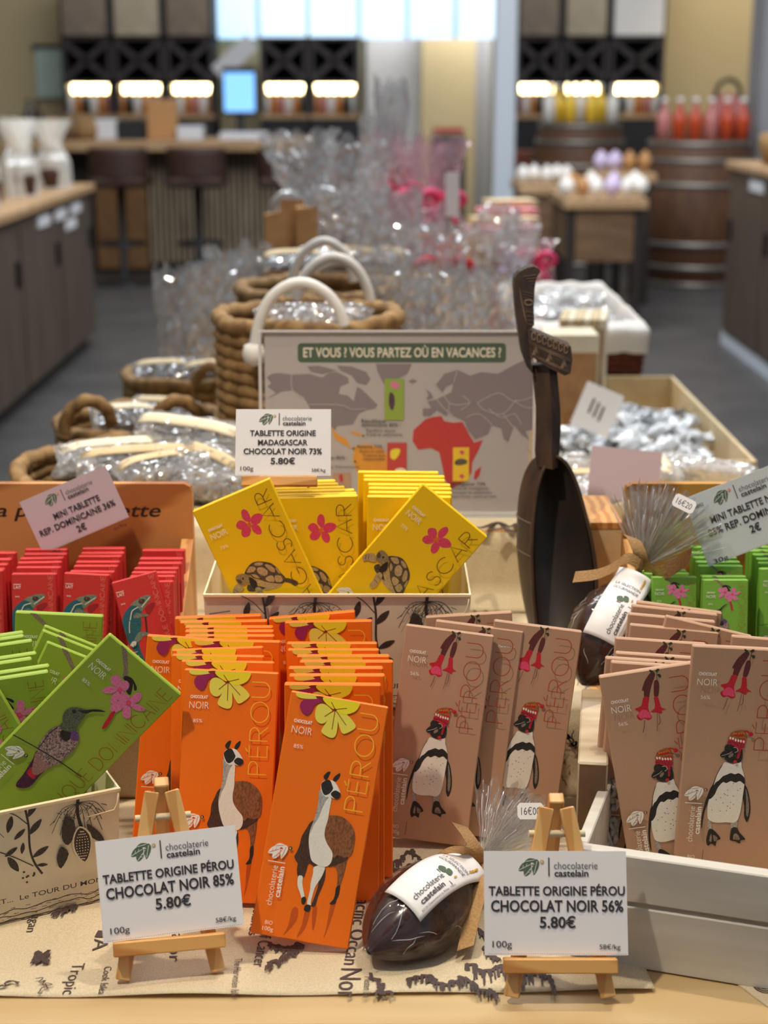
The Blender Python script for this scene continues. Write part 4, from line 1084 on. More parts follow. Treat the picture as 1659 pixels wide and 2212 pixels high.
easel_card((pa.x, 1.358, 1.0935), (pb.x, 1.358, 1.0935), .83, 'small beech easel perched on the yellow bars', (L73, '100g', '58€/kg', 'cream white price card for the Madagascar bars, above the yellow box'), hf=.52, lh=.0085, dx=.003)
def tilted_card(tl, tr, Y, W_, lean, lines, w100, perkg, label, mt, code=None, dotc='logo_gold', asp=.71, yaw=0):
    a = P(*tl, Y); roll = -math.degrees(atan2(-(tr[1] - tl[1]), tr[0] - tl[0]))
    R = Matrix.Rotation(RD(yaw), 3, 'Z') @ Matrix.Rotation(RD(-lean), 3, 'X') @ Matrix.Rotation(RD(roll), 3, 'Y')
    loc = a - R @ V((-W_ / 2, 0, W_ * asp))
    M = R.to_4x4(); M.translation = loc
    price_card(M, W_, lines, w100, perkg, label, mt, code, dotc, asp)
LM = [('MINI TABLETTE', .27, .80, .315, .066), ('REP. DOMINICAINE 36%', .06, .93, .425, .066), ('2€', .44, .545, .535, .07)]
tilted_card((42, 1085), (236, 1002), 1.452, .0925, 8, LM, '30g', '66.67€/kg', 'pale mauve price card for the red mini bars, tilted on the left display board', 'mauve_card', asp=.60)
LN = [('MINI TABLETTE NOIR', .16, .86, .30, .066), ('85% REP. DOMINICAINE', .10, .96, .405, .066), ('2€', .46, .56, .51, .07)]
tilted_card((1476, 1078), (1659, 1006), 1.40, .105, 10, LN, '30g', '66.67€/kg', 'pale grey price card for the green mini bars, tilted at the right frame edge', 'cool_card', 'CTAB952', 'print_orange', asp=.66)

# ------------------------------------------------------------------ world map sign
SL, SR = P(565, 703, 1.735), P(1143, 692, 1.72)
YS = 1.66
tl_, tr2 = P(563, 704, YS + .02), P(1146, 691, YS + .02)
SW = .305; SH = .207
roll = -1.0
R = Matrix.Rotation(RD(-6), 3, 'X')
cm = P(858, 1094, YS); M = R.to_4x4(); M.translation = (cm.x, cm.y, Z2 + .003)
e = empty('map_sign', M=M)
tag(e, 'clear acrylic stand holding a world map poster with a green heading', 'sign')
SX = 305 / 590.0 / 1000      # metres per photo pixel on the sheet
b = MB()
b.box((0, 0, SH / 2 + .003), (SW - .012, .0006, SH - .006), 'poster_paper')
pr = Print(b, frame((-SW / 2, -.0004, SH), (SW, 0, 0), (0, 0, -SW), (0, -1, 0)), .00003)
MU = lambda x, y: ((x - 62) / 1490.0, (y - 48) / 1515.0)     # map sketch units to sheet widths
def mp(m_, pts, sm=False): pr.poly(m_, [MU(*p) for p in pts], sm)
a = MU(270, 112); c = MU(1392, 218)
pr.rrect('map_green', a[0], a[1], c[0], c[1], .014)
pr.text('print_cream', 'ET VOUS ? VOUS PARTEZ OÙ EN VACANCES ?', MU(300, 0)[0], MU(0, 188)[1], .035, MU(1365, 0)[0] - MU(300, 0)[0], .02)
mp('map_grey', [(100, 300), (130, 280), (170, 275), (240, 285), (330, 280), (400, 300), (440, 275), (480, 270), (540, 300), (545, 330), (500, 350), (490, 390), (540, 400), (570, 430), (590, 350), (620, 370), (650, 400), (700, 450), (690, 470), (640, 480), (600, 500), (565, 560), (480, 568), (470, 590), (440, 570), (380, 545), (345, 520), (330, 460), (300, 410), (240, 370), (180, 378), (100, 420), (150, 385), (105, 350), (125, 330)])
mp('map_grey', [(320, 240), (380, 235), (440, 250), (480, 262), (400, 282), (340, 268)])
mp('map_grey', [(480, 235), (560, 240), (640, 270), (662, 310), (640, 342), (590, 330), (560, 290), (500, 262)])
mp('map_grey', [(690, 225), (885, 225), (860, 280), (800, 310), (760, 372), (730, 330), (700, 270)])
mp('map_grey', [(865, 320), (890, 308), (915, 320), (890, 333)])
mp('map_amber', [(440, 560), (470, 600), (490, 620), (530, 640), (555, 690), (600, 675), (650, 668), (720, 690), (750, 722), (800, 752), (782, 820), (750, 880), (700, 960), (640, 1000), (628, 900), (590, 830), (565, 760), (572, 700), (540, 685), (470, 640)])
mp('map_red', [(960, 530), (1000, 518), (1045, 512), (1062, 540), (1110, 550), (1160, 545), (1180, 580), (1200, 620), (1225, 660), (1272, 645), (1250, 700), (1215, 770), (1212, 830), (1170, 882), (1100, 917), (1065, 862), (1055, 800), (1035, 712), (990, 690), (920, 700), (890, 650), (895, 590)])
mp('map_red', [(1225, 862), (1230, 820), (1265, 793), (1256, 840), (1236, 868)])
mp('map_grey', [(945, 512), (945, 470), (990, 470), (970, 432), (1020, 420), (1060, 400), (1100, 380), (1108, 330), (1070, 350), (1050, 382), (1015, 340), (1060, 280), (1130, 258), (1200, 290), (1260, 270), (1350, 280), (1420, 240), (1500, 200), (1545, 205), (1545, 590), (1500, 592), (1525, 645), (1480, 612), (1440, 560), (1410, 655), (1385, 640), (1370, 580), (1320, 560), (1300, 612), (1230, 642), (1190, 592), (1170, 540), (1110, 512), (1090, 490), (1070, 512), (1020, 480), (985, 512)])
mp('map_grey', [(960, 368), (985, 380), (1002, 410), (965, 422), (975, 395)])
mp('map_grey', [(1490, 668), (1545, 728), (1530, 716)])
mp('map_amber', [(550, 596), (590, 602), (620, 618), (600, 622), (560, 608)])
for pl2 in ([(235, 285), (240, 370), (300, 410)], [(330, 448), (500, 452), (560, 475), (640, 470)], [(1020, 420), (1060, 470), (1100, 500)], [(1060, 400), (1090, 440), (1140, 450), (1200, 440)], [(1240, 440), (1290, 410), (1360, 385), (1440, 430), (1545, 405)], [(1240, 440), (1280, 480), (1380, 500), (1450, 420)], [(1180, 520), (1250, 500), (1320, 560)], [(1300, 470), (1370, 520), (1440, 500), (1480, 560)], [(1130, 262), (1110, 330)], [(1440, 430), (1500, 465), (1545, 465)], [(1380, 500), (1440, 580)], [(1090, 440), (1080, 500)], [(1150, 480), (1200, 440), (1160, 400)]):
    pr.stroke('poster_paper', smooth_path([MU(*p) for p in pl2], 4), .003)
def mini_pack(x0, y0, x1, y1, m_):
    a = MU(x0, y0); c = MU(x1, y1); pr.rect(m_, a[0], a[1], c[0], c[1])
mini_pack(738, 306, 842, 535, 'green_card'); mini_pack(752, 660, 858, 876, 'red_card'); mini_pack(1110, 686, 1198, 875, 'yellow_card'); mini_pack(455, 828, 553, 978, 'penguin_card')
mp('print_orchid', [(770, 330), (800, 322), (820, 345), (800, 362), (775, 350)], True); mp('plum_dark', [(770, 380), (790, 400), (792, 450), (778, 482), (762, 450), (762, 400)], True)
mp('flower_yellow', [(775, 700), (820, 695), (815, 730), (790, 755), (770, 740)], True); mp('print_cream', [(795, 810), (830, 800), (856, 815), (850, 838), (810, 835)], True); mp('burnt_ink', [(800, 835), (855, 838), (850, 862), (810, 858)], True)
mp('print_red', [(1145, 710), (1160, 702), (1172, 714), (1160, 728)], True); mp('turtle_dark', [(1120, 765), (1150, 748), (1185, 758), (1180, 778), (1130, 785)], True); mp('print_red', [(1145, 845), (1160, 835), (1172, 846), (1160, 860)], True)
mp('print_crimson', [(490, 845), (505, 835), (512, 870), (498, 880)], True); mp('print_black', [(500, 915), (520, 910), (525, 960), (505, 965)], True)
for body, x, y, h, wd in (('République', 612, 548, .013, 130), ('dominicaine 85% :', 612, 570, .013, 212), ('Equilibre saveur', 640, 600, .012, 160), ('fruité et amertume', 638, 623, .012, 195), ('Panama 73% :', 590, 690, .012, 150), ('Riche et subtil', 605, 715, .011, 130), ('Culture éco', 622, 738, .011, 118), ('responsable', 622, 758, .011, 118), ('Pérou 85% :', 395, 752, .012, 142), ('peu d\'amertume', 420, 802, .011, 180), ('Madagascar 73%', 1100, 898, .012, 188), ('Rond de madagascar', 1110, 922, .011, 196), ('bouquet de tamariniers', 1110, 945, .011, 215), ('bien fruité, sucré et rond', 1110, 968, .011, 238)):
    u, v = MU(x, y); pr.text('card_ink', body, u, v, h, wd / 1490.0, .012 if '%' in body or body == 'République' else .0)
for x, y in ((622, 622), (570, 692), (578, 764)): u, v = MU(x, y); pr.dot('card_ink', u, v, .004, 8)
b.build('poster', e)
b = MB()
b.box((0, -.003, SH / 2), (SW, .0014, SH), 'acrylic'); b.build('front_sheet', e)
b = MB()
b.box((0, .003, SH / 2), (SW, .0014, SH), 'acrylic')
b.build('back_sheet', e)
b = MB()
for s_ in (-1, 1): b.box((s_ * (SW / 2 - .001), 0, SH / 2), (.003, .008, SH), 'acrylic_edge')
b.box((0, 0, SH), (SW, .007, .0022), 'acrylic_edge')
b.build('edge_trim', e)
b = MB(); b.box((0, .03, .001), (SW * .9, .07, .002), 'acrylic'); b.build('foot', e)

# ------------------------------------------------------------------ carved wooden spoon
def sY(py): return 1.475 + (1400 - py) / 820.0 * .115
e = empty('carved_spoon', loc=(P(1200, 1400, 1.475).x, 1.475, Z1))
S0 = V(e.location)
tag(e, 'large dark carved wooden spoon leaning upright beside the map sign', 'spoon')
def sp(px, py, dy=0): return P(px, py, sY(py)) + V((0, dy, 0)) - S0
# bowl: rim curve left and right, back shell bulging behind and to the left
rimL = [(1196, 984), (1176, 1010), (1162, 1050), (1153, 1110), (1149, 1180), (1150, 1250), (1155, 1320), (1166, 1385), (1192, 1430)]
rimR = [(1196, 984), (1222, 1000), (1245, 1045), (1264, 1110), (1280, 1180), (1288, 1250), (1286, 1320), (1268, 1385), (1240, 1430)]
RL = smooth_path(rimL, 3); RR = smooth_path(rimR, 3); N = len(RL)
def shell(depth, inset, left):
    def f(u, v):
        i = min(int(v * (N - 1) + 1e-6), N - 1)
        a, c_ = sp(*RL[i]), sp(*RR[i])
        w_ = c_ - a
        a = a + w_ * inset; c_ = c_ - w_ * inset
        t_ = sin(pi * min(1, max(0, v))) ** .55
        an = pi * u
        m_ = (a + c_) / 2; h = (c_ - a) / 2
        p = m_ - h * cos(an)
        return p + V((-left * sin(an) * t_, depth * sin(an) * t_, 0))
    return f
bowl_ = MB().grid(shell(.05, -.0, .031), 20, N - 1, 'dark_carving')
b2 = MB().grid(shell(.036, .045, .018), 20, N - 1, 'carving_inside')
o2 = b2.build('hollow', e)
b = MB(); 
for ring in (RL, RR): b.tube([sp(*p, -.0004) for p in ring], .0021, 'dark_carving', 6)
b.build('rim', e)
b = bowl_
for k, (y0, y1) in enumerate(((1178, 1168), (1184, 1174), (1232, 1236), (1240, 1228))):
    fa = shell(.0506, -.004, .0316)
    b.tube([fa(t_ / 14, (y0 + (y1 - y0) * t_ / 8 - 984) / 446.0) for t_ in range(0, 9)], .0006, 'carving_line', 5)
b.build('bowl', e)
# handle: facetted neck, carved block, curved head
def facet(pts, mt):
    """pts: (left px, ridge px, right px, py); a ridge stands forward"""
    b = MB(); vs = []
    for l, m_, r_, y in pts:
        vs += [sp(l, y, .004), sp(m_, y, -.008), sp(r_, y, .002), sp(r_ - 2, y, .018), sp(l + 4, y, .020)]
    fs = []
    for i in range(len(pts) - 1):
        for k in range(5):
            fs.append((i * 5 + k, i * 5 + (k + 1) % 5, (i + 1) * 5 + (k + 1) % 5, (i + 1) * 5 + k))
    fs += [tuple(range(5)), tuple((len(pts) - 1) * 5 + k for k in range(5))]
    b.add(vs, fs, mt)
    return b
facet([(1150, 1185, 1203, 790), (1154, 1187, 1207, 840), (1158, 1190, 1211, 880), (1158, 1191, 1212, 930), (1156, 1190, 1209, 975), (1160, 1192, 1206, 1010)], 'dark_carving').build('handle', e)
def slab(outline, depth, mt, dy=0):
    b = MB(); n_ = len(outline)
    vs = [sp(x, y, dy) for x, y in outline] + [sp(x, y, dy + depth) for x, y in outline]
    fs = [tuple(range(n_)), tuple(range(n_, 2 * n_))] + [(k, (k + 1) % n_, n_ + (k + 1) % n_, n_ + k) for k in range(n_)]
    b.add(vs, fs, mt); return b
head = [(1109, 618), (1110, 600), (1120, 586), (1138, 577), (1152, 574), (1163, 579), (1166, 586), (1158, 598), (1154, 620), (1152, 660), (1153, 700), (1142, 712), (1140, 745), (1148, 790), (1150, 806), (1137, 790), (1126, 760), (1118, 710), (1112, 660)]
hd_ = slab(head, .022, 'dark_carving', -.006)
block = [(1137, 709), (1141, 707), (1186, 726), (1230, 744), (1233, 772), (1229, 802), (1216, 806), (1180, 788), (1142, 763)]
b = slab(block, .030, 'dark_carving', -.014)
def ln_(pts, dy, r_=.00055): b.tube([sp(x, y, dy) for x, y in pts], r_, 'carving_line', 5)
for k in range(7):
    x, y = 1150 + k * 11.5, 722 + k * 4.7
    ln_([(x + 4 * cos(a_ * pi / 5), y + 9 * sin(a_ * pi / 5)) for a_ in range(11)], -.0145, .0007)
for off in (14, 18, 40, 44): ln_([(1141, 723 + off * .85), (1186, 742 + off * .9), (1229, 760 + off * .95)], -.0145)
for x, y in ((1154, 752), (1184, 766), (1215, 780)):
    ln_([(x - 6, y + 10), (x, y - 8), (x + 7, y + 13)], -.0145, .0006); ln_([(x - 2, y + 9), (x, y - 2), (x + 3, y + 10)], -.0145, .0006)
for k in range(5): ln_([(1160 + k * 2, 752 + k * 5), (1178, 760 + k * 5)], -.0145, .0004); ln_([(1192 + k * 2, 768 + k * 5), (1208, 776 + k * 5)], -.0145, .0004)
b.build('shoulder', e); b = hd_
for k in range(4): ln_([(1130 + k * 5, 596 + k * 5), (1156 - k * 1, 592 + k * 7)], -.0065, .0005)
for k in range(4): ln_([(1126 + k * 1.5, 628 + k * 6), (1151, 634 + k * 6)], -.0065, .0005)
ln_([(1132 + 9 * (1 + cos(a_ * pi / 5)), 652 + 6 * sin(a_ * pi / 5)) for a_ in range(11)], -.0065, .0008)
for k in range(4): ln_([(1136 + k, 672 + k * 9), (1150, 674 + k * 9)], -.0065, .0005)
ln_([(1119, 604), (1124, 640), (1132, 680), (1140, 708)], -.0065, .0006)
b.build('head', e)

# ------------------------------------------------------------------ cocoa pods in cellophane
def strip(path, wid, wd, mt, th=.0005):
    """ribbon along path; wid gives its width direction at each point"""
    b = MB(); N_ = len(path); vs = []
    for p, w_ in zip(path, wid):
        w2 = V(w_).normalized() * wd / 2
        vs += [V(p) - w2, V(p) + w2]
    fs = [(2 * i, 2 * i + 1, 2 * i + 3, 2 * i + 2) for i in range(N_ - 1)]
    nrm = [V((0, 0, 0)) for _ in vs]
    for f in fs:
        nn = (vs[f[1]] - vs[f[0]]).cross(vs[f[3]] - vs[f[0]])
        for k in f: nrm[k] += nn
    vs2 = [v_ + n_.normalized() * th for v_, n_ in zip(vs, nrm)]
    k0 = len(vs)
    fs += [tuple(k0 + k for k in f) for f in fs]
    fs += [(2 * i, 2 * i + 2, k0 + 2 * i + 2, k0 + 2 * i) for i in range(N_ - 1)] + [(2 * i + 1, 2 * i + 3, k0 + 2 * i + 3, k0 + 2 * i + 1) for i in range(N_ - 1)]
    return b.add(vs + vs2, fs, mt, None, True)

def cocoa_pod(tip, knot, up, R0, label, ribbons, fan_dir, fan_len, fan_n, label_box, tagpx, price, seed, ridge=True):
    tip = V(tip); knot = V(knot); ax = (knot - tip); L = ax.length; ax.normalize()
    up = V(up); up = (up - ax * up.dot(ax)).normalized(); sd = up.cross(ax)      # side
    M = frame(tip, ax, sd, up)
    e = empty('wrapped_cocoa_pod', M=M); Mi = M.inverted()
    tag(e, label, 'chocolate')
    def rad(t_): return R0 * (max(0, sin(pi * (t_ ** .9))) ** .74) * (1 - .10 * t_)
    def surf(g, t_, an):
        r_ = rad(t_) * g
        rd = 1 + (.035 * cos(an * 7) if g <= 1 else 0)
        y = r_ * cos(an) * rd; z = r_ * sin(an) * rd
        if z < 0: z *= .55
        return V((t_ * L * .96, y, z))
    b = MB().grid(lambda u, v: surf(1, .004 + .99 * v, 2 * pi * u), 56, 30, 'chocolate', closed=True); b.build('chocolate_pod', e)
    rn = random.Random(seed)
    def skin(u, v):
        t_ = -.02 + 1.04 * v
        an = 2 * pi * u
        q_ = noise.noise(V((v * 7 + seed, cos(an) * 2.2, sin(an) * 2.2)))
        q2 = noise.noise(V((v * 22 + seed, cos(an) * 7, sin(an) * 7)))
        r_ = max(rad(min(.995, max(.005, t_))), .004) * 1.03 + .0030 * max(0, q_) + .0012 * q2
        z = r_ * sin(an)
        if z < 0: z *= .56
        return V((t_ * L * .97, r_ * cos(an), z))
    sb = MB().grid(skin, 96, 60, 'cello_skin', closed=True)
    for k in range(18):  # thin pale tubes painted as bright streaks on the wrapped pod
        u0_, v0_ = rn.uniform(.02, .52), rn.uniform(.05, .9); du, dv = rn.uniform(-.10, .10), rn.uniform(.04, .22)
        pts = [skin(u0_ + du * t_ / 6 + .006 * sin(t_ + k), min(.98, v0_ + dv * t_ / 6)) * 1.0 for t_ in range(7)]
        sb.tube([p + V((0, 0, .0004)) for p in pts], [.00008, .0002, .00028, .0003, .00028, .0002, .00008], 'crease_glint', 4)
    sb.build('cellophane', e)
    # fan of film beyond the knot
    fd = Mi.to_3x3() @ V(fan_dir).normalized(); k0 = V((L, 0, .004))
    sv = fd.cross(V((.1, .3, 1))).normalized(); nv = fd.cross(sv).normalized()
    b = MB()
    for layer in range(3):
        ph = rn.uniform(0, 6)
        lens = [rn.uniform(.72, 1.08) for _ in range(60)]
        def fan(u, v, layer=layer, ph=ph):
            sp_ = (u - .5) * 2 * (1.0 - .1 * layer)
            a_ = sp_ * RD(50)
            n_ = 15
            ln = fan_len * (lens[int(u * 59)] * .55 + .5)
            r_ = .004 + ln * v
            d_ = fd * cos(a_) + sv * sin(a_)
            pl_ = sin(u * 2 * pi * n_ + ph) * (.0015 + .0045 * v) + (layer - 1) * (.002 + .014 * v) + .004 * noise.noise(V((u * 20, v * 6, seed + layer)))
            return k0 + d_ * r_ + nv * pl_
        b.grid(fan, 120, 12, 'cello')
    for k in range(70):  # radial pale strands, painted highlights of pleat edges catching light
        a_ = rn.uniform(-1, 1) * RD(52); L_ = fan_len * rn.uniform(.45, 1.05); ly = rn.uniform(-1, 1)
        d_ = fd * cos(a_) + sv * sin(a_)
        pts = [k0 + d_ * (.006 + L_ * t_ / 6) + nv * (ly * (.002 + .016 * t_ / 6) + .0012 * sin(t_ * 2 + k)) for t_ in range(0, 7)]
        b.tube(pts, [.00012 + .00022 * (t_ / 6) for t_ in range(7)], 'crease_glint', 4)
    b.build('cellophane_fan', e)
    # paper label following the top
    u0, u1, hw = label_box
    def lab(u, v):
        t_ = u0 + (u1 - u0) * v
        y = (u - .5) * 2 * hw
        r_ = max(rad(t_), hw * 1.08) * 1.03 + .0046
        return V((t_ * L * .96, y, math.sqrt(max(1e-8, r_ * r_ - y * y)) * .985))
    b = MB().grid(lab, 10, 24, 'white_card', thick=-.0003)
    class Curved(Print):
        def raw(s, mat, vs, fs):
            s.z += s.step
            out = []
            for x, y in vs:
                out.append(lab(x, y) + V((0, 0, .0005 + s.z)))
            s.mb.add(out, fs, mat)
    LL = (u1 - u0) * L * .96; WW = 2 * hw; asp = LL / WW
    # u across (0..1), v along the pod from the tip (0) to the knot (1)
    cp_ = Curved(b, Matrix.Identity(4), .00002)
    def ltext(body, u, v, h, wd, along, bold=0.0, mt='grey_ink'):
        vs, fs = glyphs(body, bold); x0 = min(p[0] for p in vs); x1 = max(p[0] for p in vs)
        k = h / .729; kx = wd / (x1 - x0); out = []
        for x, y in vs:
            X = (x - x0) * kx; Y = y * k
            if along: out.append((u + Y, v + X / asp) if False else (u - Y * -1, v + X / asp))
            else: out.append((u - X, v + Y / asp))
        cp_.raw(mt, out, fs)
    # seen from above with the tip nearest, u grows to the viewer's left
    ltext('chocolaterie', .55, .10, .13, 1.0 / 1.0 * .85, True, 0, 'grey_ink') if False else None
    def alongtext(body, uc, v0, h, wd, bold=0.0):
        vs, fs = glyphs(body, bold); x0 = min(p[0] for p in vs); x1 = max(p[0] for p in vs)
        k = h / .729; kx = wd / (x1 - x0)
        cp_.raw('grey_ink', [(uc + y * k, v0 + (x - x0) * kx / asp) for x, y in vs], fs)
    alongtext('chocolaterie', .34, .08, .14, .92); alongtext('castelain', .18, .10, .12, .72, .02)
    alongtext('62136 Chateaurenard du Rhône - France', .08, .06, .045, 1.05)
    cp_.poly('logo_green', [(.42, .52), (.56, .50), (.62, .55), (.5, .58)]); cp_.poly('logo_green', [(.30, .54), (.42, .53), (.46, .60), (.34, .60)])
    cp_.stroke('grey_ink', [(.12, .485), (.58, .485)], .010)
    cp_.dot('logo_gold', .22, .58, .022)
    vs, fs = glyphs('LA SÉLECTION', .0); x0 = min(p[0] for p in vs); x1 = max(p[0] for p in vs)
    for body, vv in (('LA SÉLECTION', .74), ('GOURMANDE', .67)):
        vs, fs = glyphs(body, .0); x0 = min(p[0] for p in vs); x1 = max(p[0] for p in vs)
        cp_.raw('grey_ink', [(.86 - (x - x0) / (x1 - x0) * .70, vv + y * .105 / .729 / asp) for x, y in vs], fs)
    for k in range(3): cp_.dot('logo_gold', .20 - k * .0, .83 + k * .045, .03, 7)
    b.build('paper_label', e)
    # ribbon
    for path, wid, wd in ribbons(Mi):
        strip(path, wid, wd, 'ribbon').build('ribbon', e)
    kb = MB(); kb.lathe([(.001, -.006), (.0055, -.004), (.0068, 0), (.0055, .004), (.001, .006)], 'ribbon', 14, Matrix.Translation(k0)); kb.build('knot', e)
    # price tag on the film
    tc_, tY, tR = tagpx
    pt = Mi @ P(*tc_, tY)
    Rt = Mi.to_3x3().to_4x4() @ Matrix.Rotation(RD(-30), 4, 'X') @ Matrix.Rotation(RD(tR), 4, 'Y')
    b = MB()
    o_ = [(-.0105, -.004), (-.0085, -.0065), (.0085, -.0065), (.0105, -.004), (.0105, .004), (.0085, .0065), (-.0085, .0065), (-.0105, .004)]
    Mt = Matrix.Translation(pt) @ Rt
    b.prism(o_, .0003, 'white_card', Mt)
    pp = Print(b, Mt @ frame((0, -.0002, 0), (1, 0, 0), (0, 0, -1), (0, -1, 0)), .00002)
    pp.text('grey_ink', price, 0, .003, .0062, .015, 0, align='C')
    b.build('price_tag', e)
    return e

kn = P(1040, 1862, 1.125)
def ribbons_front(Mi):
    q_ = lambda px, py, Y: Mi @ P(px, py, Y)
    out = []
    a = [q_(1040, 1862, 1.122), q_(1030, 1835, 1.118), q_(1010, 1805, 1.122), q_(992, 1782, 1.135)]
    out.append((a, [Mi.to_3x3() @ V((.86, .15, -.38))] * 4, .0145))
    lp = [q_(1040, 1862, 1.122), q_(1005, 1838, 1.105), q_(970, 1836, 1.105), q_(940, 1852, 1.115), q_(925, 1872, 1.13), q_(950, 1862, 1.135), q_(1000, 1856, 1.13), q_(1040, 1864, 1.126)]
    out.append((smooth_path([tuple(p) for p in lp], 4), [Mi.to_3x3() @ V((.25, -.45, .75))] * (4 * 7 + 1), .011))
    dn = [q_(1040, 1864, 1.118), q_(1034, 1900, 1.092), q_(1028, 1950, 1.073), q_(1016, 2000, 1.058), q_(1005, 2048, 1.042)]
    out.append((smooth_path([tuple(p) for p in dn], 4), [Mi.to_3x3() @ V((1, .2, .25))] * (4 * 4 + 1), .0135))
    return out
tipF = P(795, 2088, 1.028); tipF.z = TZ + .017
kF = P(1040, 1866, 1.13)
cocoa_pod(tipF, (kF.x, kF.y, kF.z), (-.25, -.75, .75), .0365, 'dark chocolate cocoa pod in cellophane lying in front, beside the right easel', ribbons_front, (.55, .35, .42), .062, 12, (.24, .88, .0185), ((1146, 1752), 1.12, 0), '16€00', 3)
def ribbons_back(Mi):
    q_ = lambda px, py, Y: Mi @ P(px, py, Y)
    W3 = Mi.to_3x3()
    out = []
    a = [q_(1388, 1224, 1.385), q_(1382, 1195, 1.380), q_(1368, 1165, 1.385), q_(1347, 1155, 1.395)]
    out.append((smooth_path([tuple(p) for p in a], 4), [W3 @ V((.9, .0, -.3))] * 13, .015))
    lf = [q_(1388, 1224, 1.385), q_(1355, 1205, 1.372), q_(1325, 1225, 1.368), q_(1290, 1240, 1.368), q_(1240, 1246, 1.37)]
    out.append((smooth_path([tuple(p) for p in lf], 4), [W3 @ V((.15, -.3, .95))] * 17, .0125))
    rt = [q_(1388, 1226, 1.38), q_(1420, 1240, 1.365), q_(1460, 1222, 1.355), q_(1492, 1200, 1.352)]
    out.append((smooth_path([tuple(p) for p in rt], 4), [W3 @ V((.2, .2, 1))] * 13, .0165))
    r2 = [q_(1425, 1245, 1.368), q_(1445, 1262, 1.368), q_(1462, 1285, 1.370)]
    out.append((smooth_path([tuple(p) for p in r2], 4), [W3 @ V((.9, .0, .45))] * 9, .012))
    return out
tipB = P(1258, 1480, 1.318); kB = P(1386, 1230, 1.39)
cocoa_pod(tipB, kB, (-.2, -.85, .45), .038, 'dark chocolate cocoa pod in cellophane standing between the spoon and the crate', ribbons_back, (.35, .15, .75), .074, 12, (.28, .93, .0175), ((1478, 1088), 1.36, 28), '16€20', 9)
# ------------------------------------------------------------------ baskets
def coil_basket(name, px, Y, zr, r, z0, label, cat='basket', coil=.0085, sx=1.0, mt='straw', flare=.92):
    c = P(px, 800, Y); e = empty(name, loc=(c.x, Y, z0)); h = zr - z0
    tag(e, label, cat)
    n = max(3, int(h / (coil * 1.7)))
    b = MB(); rn = random.Random(int(px + Y * 100))
    for k in range(n):
        t_ = k / (n - 1); z = coil + (h - 2 * coil) * t_
        rr = r * (flare + (1 - flare) * sin(t_ * pi * .62))
        pts = []
        N_ = 72
        for i in range(N_):
            a = 2 * pi * i / N_
            pts.append((cos(a) * rr * sx * (1 + .006 * noise.noise(V((a * 3, k, px)))), sin(a) * rr * (1 + .006 * noise.noise(V((a * 3, k, px + 5)))), z + .002 * noise.noise(V((a * 2, k * .7, px)))))
        b.tube(pts, coil, mt, 7, True, rf=lambda i, q: 1 + .16 * sin(i * 2.1 + q))
    b.build('coiled_wall', e)
    MB().lathe([(.001, .004), (r * flare * .96, .004), (r * flare * .96, .010), (.001, .010)], 'straw_dark', 40, sx=sx).build('bottom', e)
    b = MB(); pts = [(cos(2 * pi * i / 72) * r * sx, sin(2 * pi * i / 72) * r, h - coil * .4 + .0025 * sin(i * .4)) for i in range(72)]
    b.tube(pts, coil * 1.25, mt, 9, True, rf=lambda i, q: 1 + .13 * sin(i * 1.7 + q * 1.0)); b.build('rim', e)
    return e
def rope_handle(e, pts, r_, mt, name='handle'):
    b = MB(); b.tube(smooth_path(pts, 6), r_, mt, 9, rf=(lambda i, q: 1 + .12 * sin(i * 1.6 + q)) if 'straw' in mt else None)
    return b.build(name, e)

BA = coil_basket('coiled_basket', 292, 1.86, .992, .148, TZ, 'wide seagrass basket nearest the left wooden display, full of praline bags')
BB = coil_basket('coiled_basket', 300, 2.22, .972, .118, TZ, 'seagrass basket with two thick rope handles, second from the front on the left')
for px in (195, 385):
    q = P(px, 905, 2.12) - V(BB.location)
    rope_handle(BB, [(q.x - .034, q.y - .02, q.z - .02), (q.x - .026, q.y - .022, q.z + .012), (q.x, q.y - .02, q.z + .030), (q.x + .024, q.y - .01, q.z + .018), (q.x + .030, q.y, q.z - .008)], .0095, 'straw')
BC = coil_basket('coiled_basket', 402, 2.62, .968, .102, TZ, 'smaller seagrass basket third from the front on the left, with an upright loop handle', mt='straw')
q = P(455, 850, 2.52) - V(BC.location)
rope_handle(BC, [(q.x - .03, q.y, q.z - .03), (q.x - .026, q.y, q.z + .02), (q.x, q.y, q.z + .045), (q.x + .03, q.y, q.z + .03), (q.x + .036, q.y, q.z - .03)], .009, 'straw')
BD = coil_basket('tall_basket', 668, 2.12, 1.142, .122, TZ, 'tall coiled straw basket with white handles right behind the map sign', coil=.0095)
def cord_handle(e, pxs, Y, r_=.0075, knob=False):
    o_ = V(e.location)
    pts = [P(x, y, Y) - o_ for x, y in pxs]
    h_ = rope_handle(e, [tuple(p) for p in pts], r_, 'white_cord')
    return h_
cord_handle(BD, [(548, 770), (552, 735), (562, 690), (585, 645), (622, 617), (662, 612), (705, 634), (732, 670), (744, 705)], 1.985)
for px, py in ((548, 765),):
    b = MB(); q = P(px, py, 1.985) - V(BD.location)
    b.lathe([(.001, -.016), (.012, -.012), (.015, 0), (.012, .012), (.001, .016)], 'white_cord', 16, Matrix.Translation(q)); b.build('handle_stud', BD)
cord_handle(BD, [(640, 660), (650, 610), (680, 572), (722, 556), (765, 575), (792, 620), (802, 675)], 2.235)
BE = coil_basket('tall_basket', 690, 2.55, 1.125, .128, TZ, 'second tall straw basket with white handles, behind the first one', coil=.010, mt='straw')
cord_handle(BE, [(628, 640), (634, 592), (655, 548), (693, 522), (728, 532), (755, 565), (764, 610)], 2.42)
cord_handle(BE, [(655, 655), (668, 605), (702, 575), (745, 568), (780, 595), (796, 640), (800, 668)], 2.68, .006)
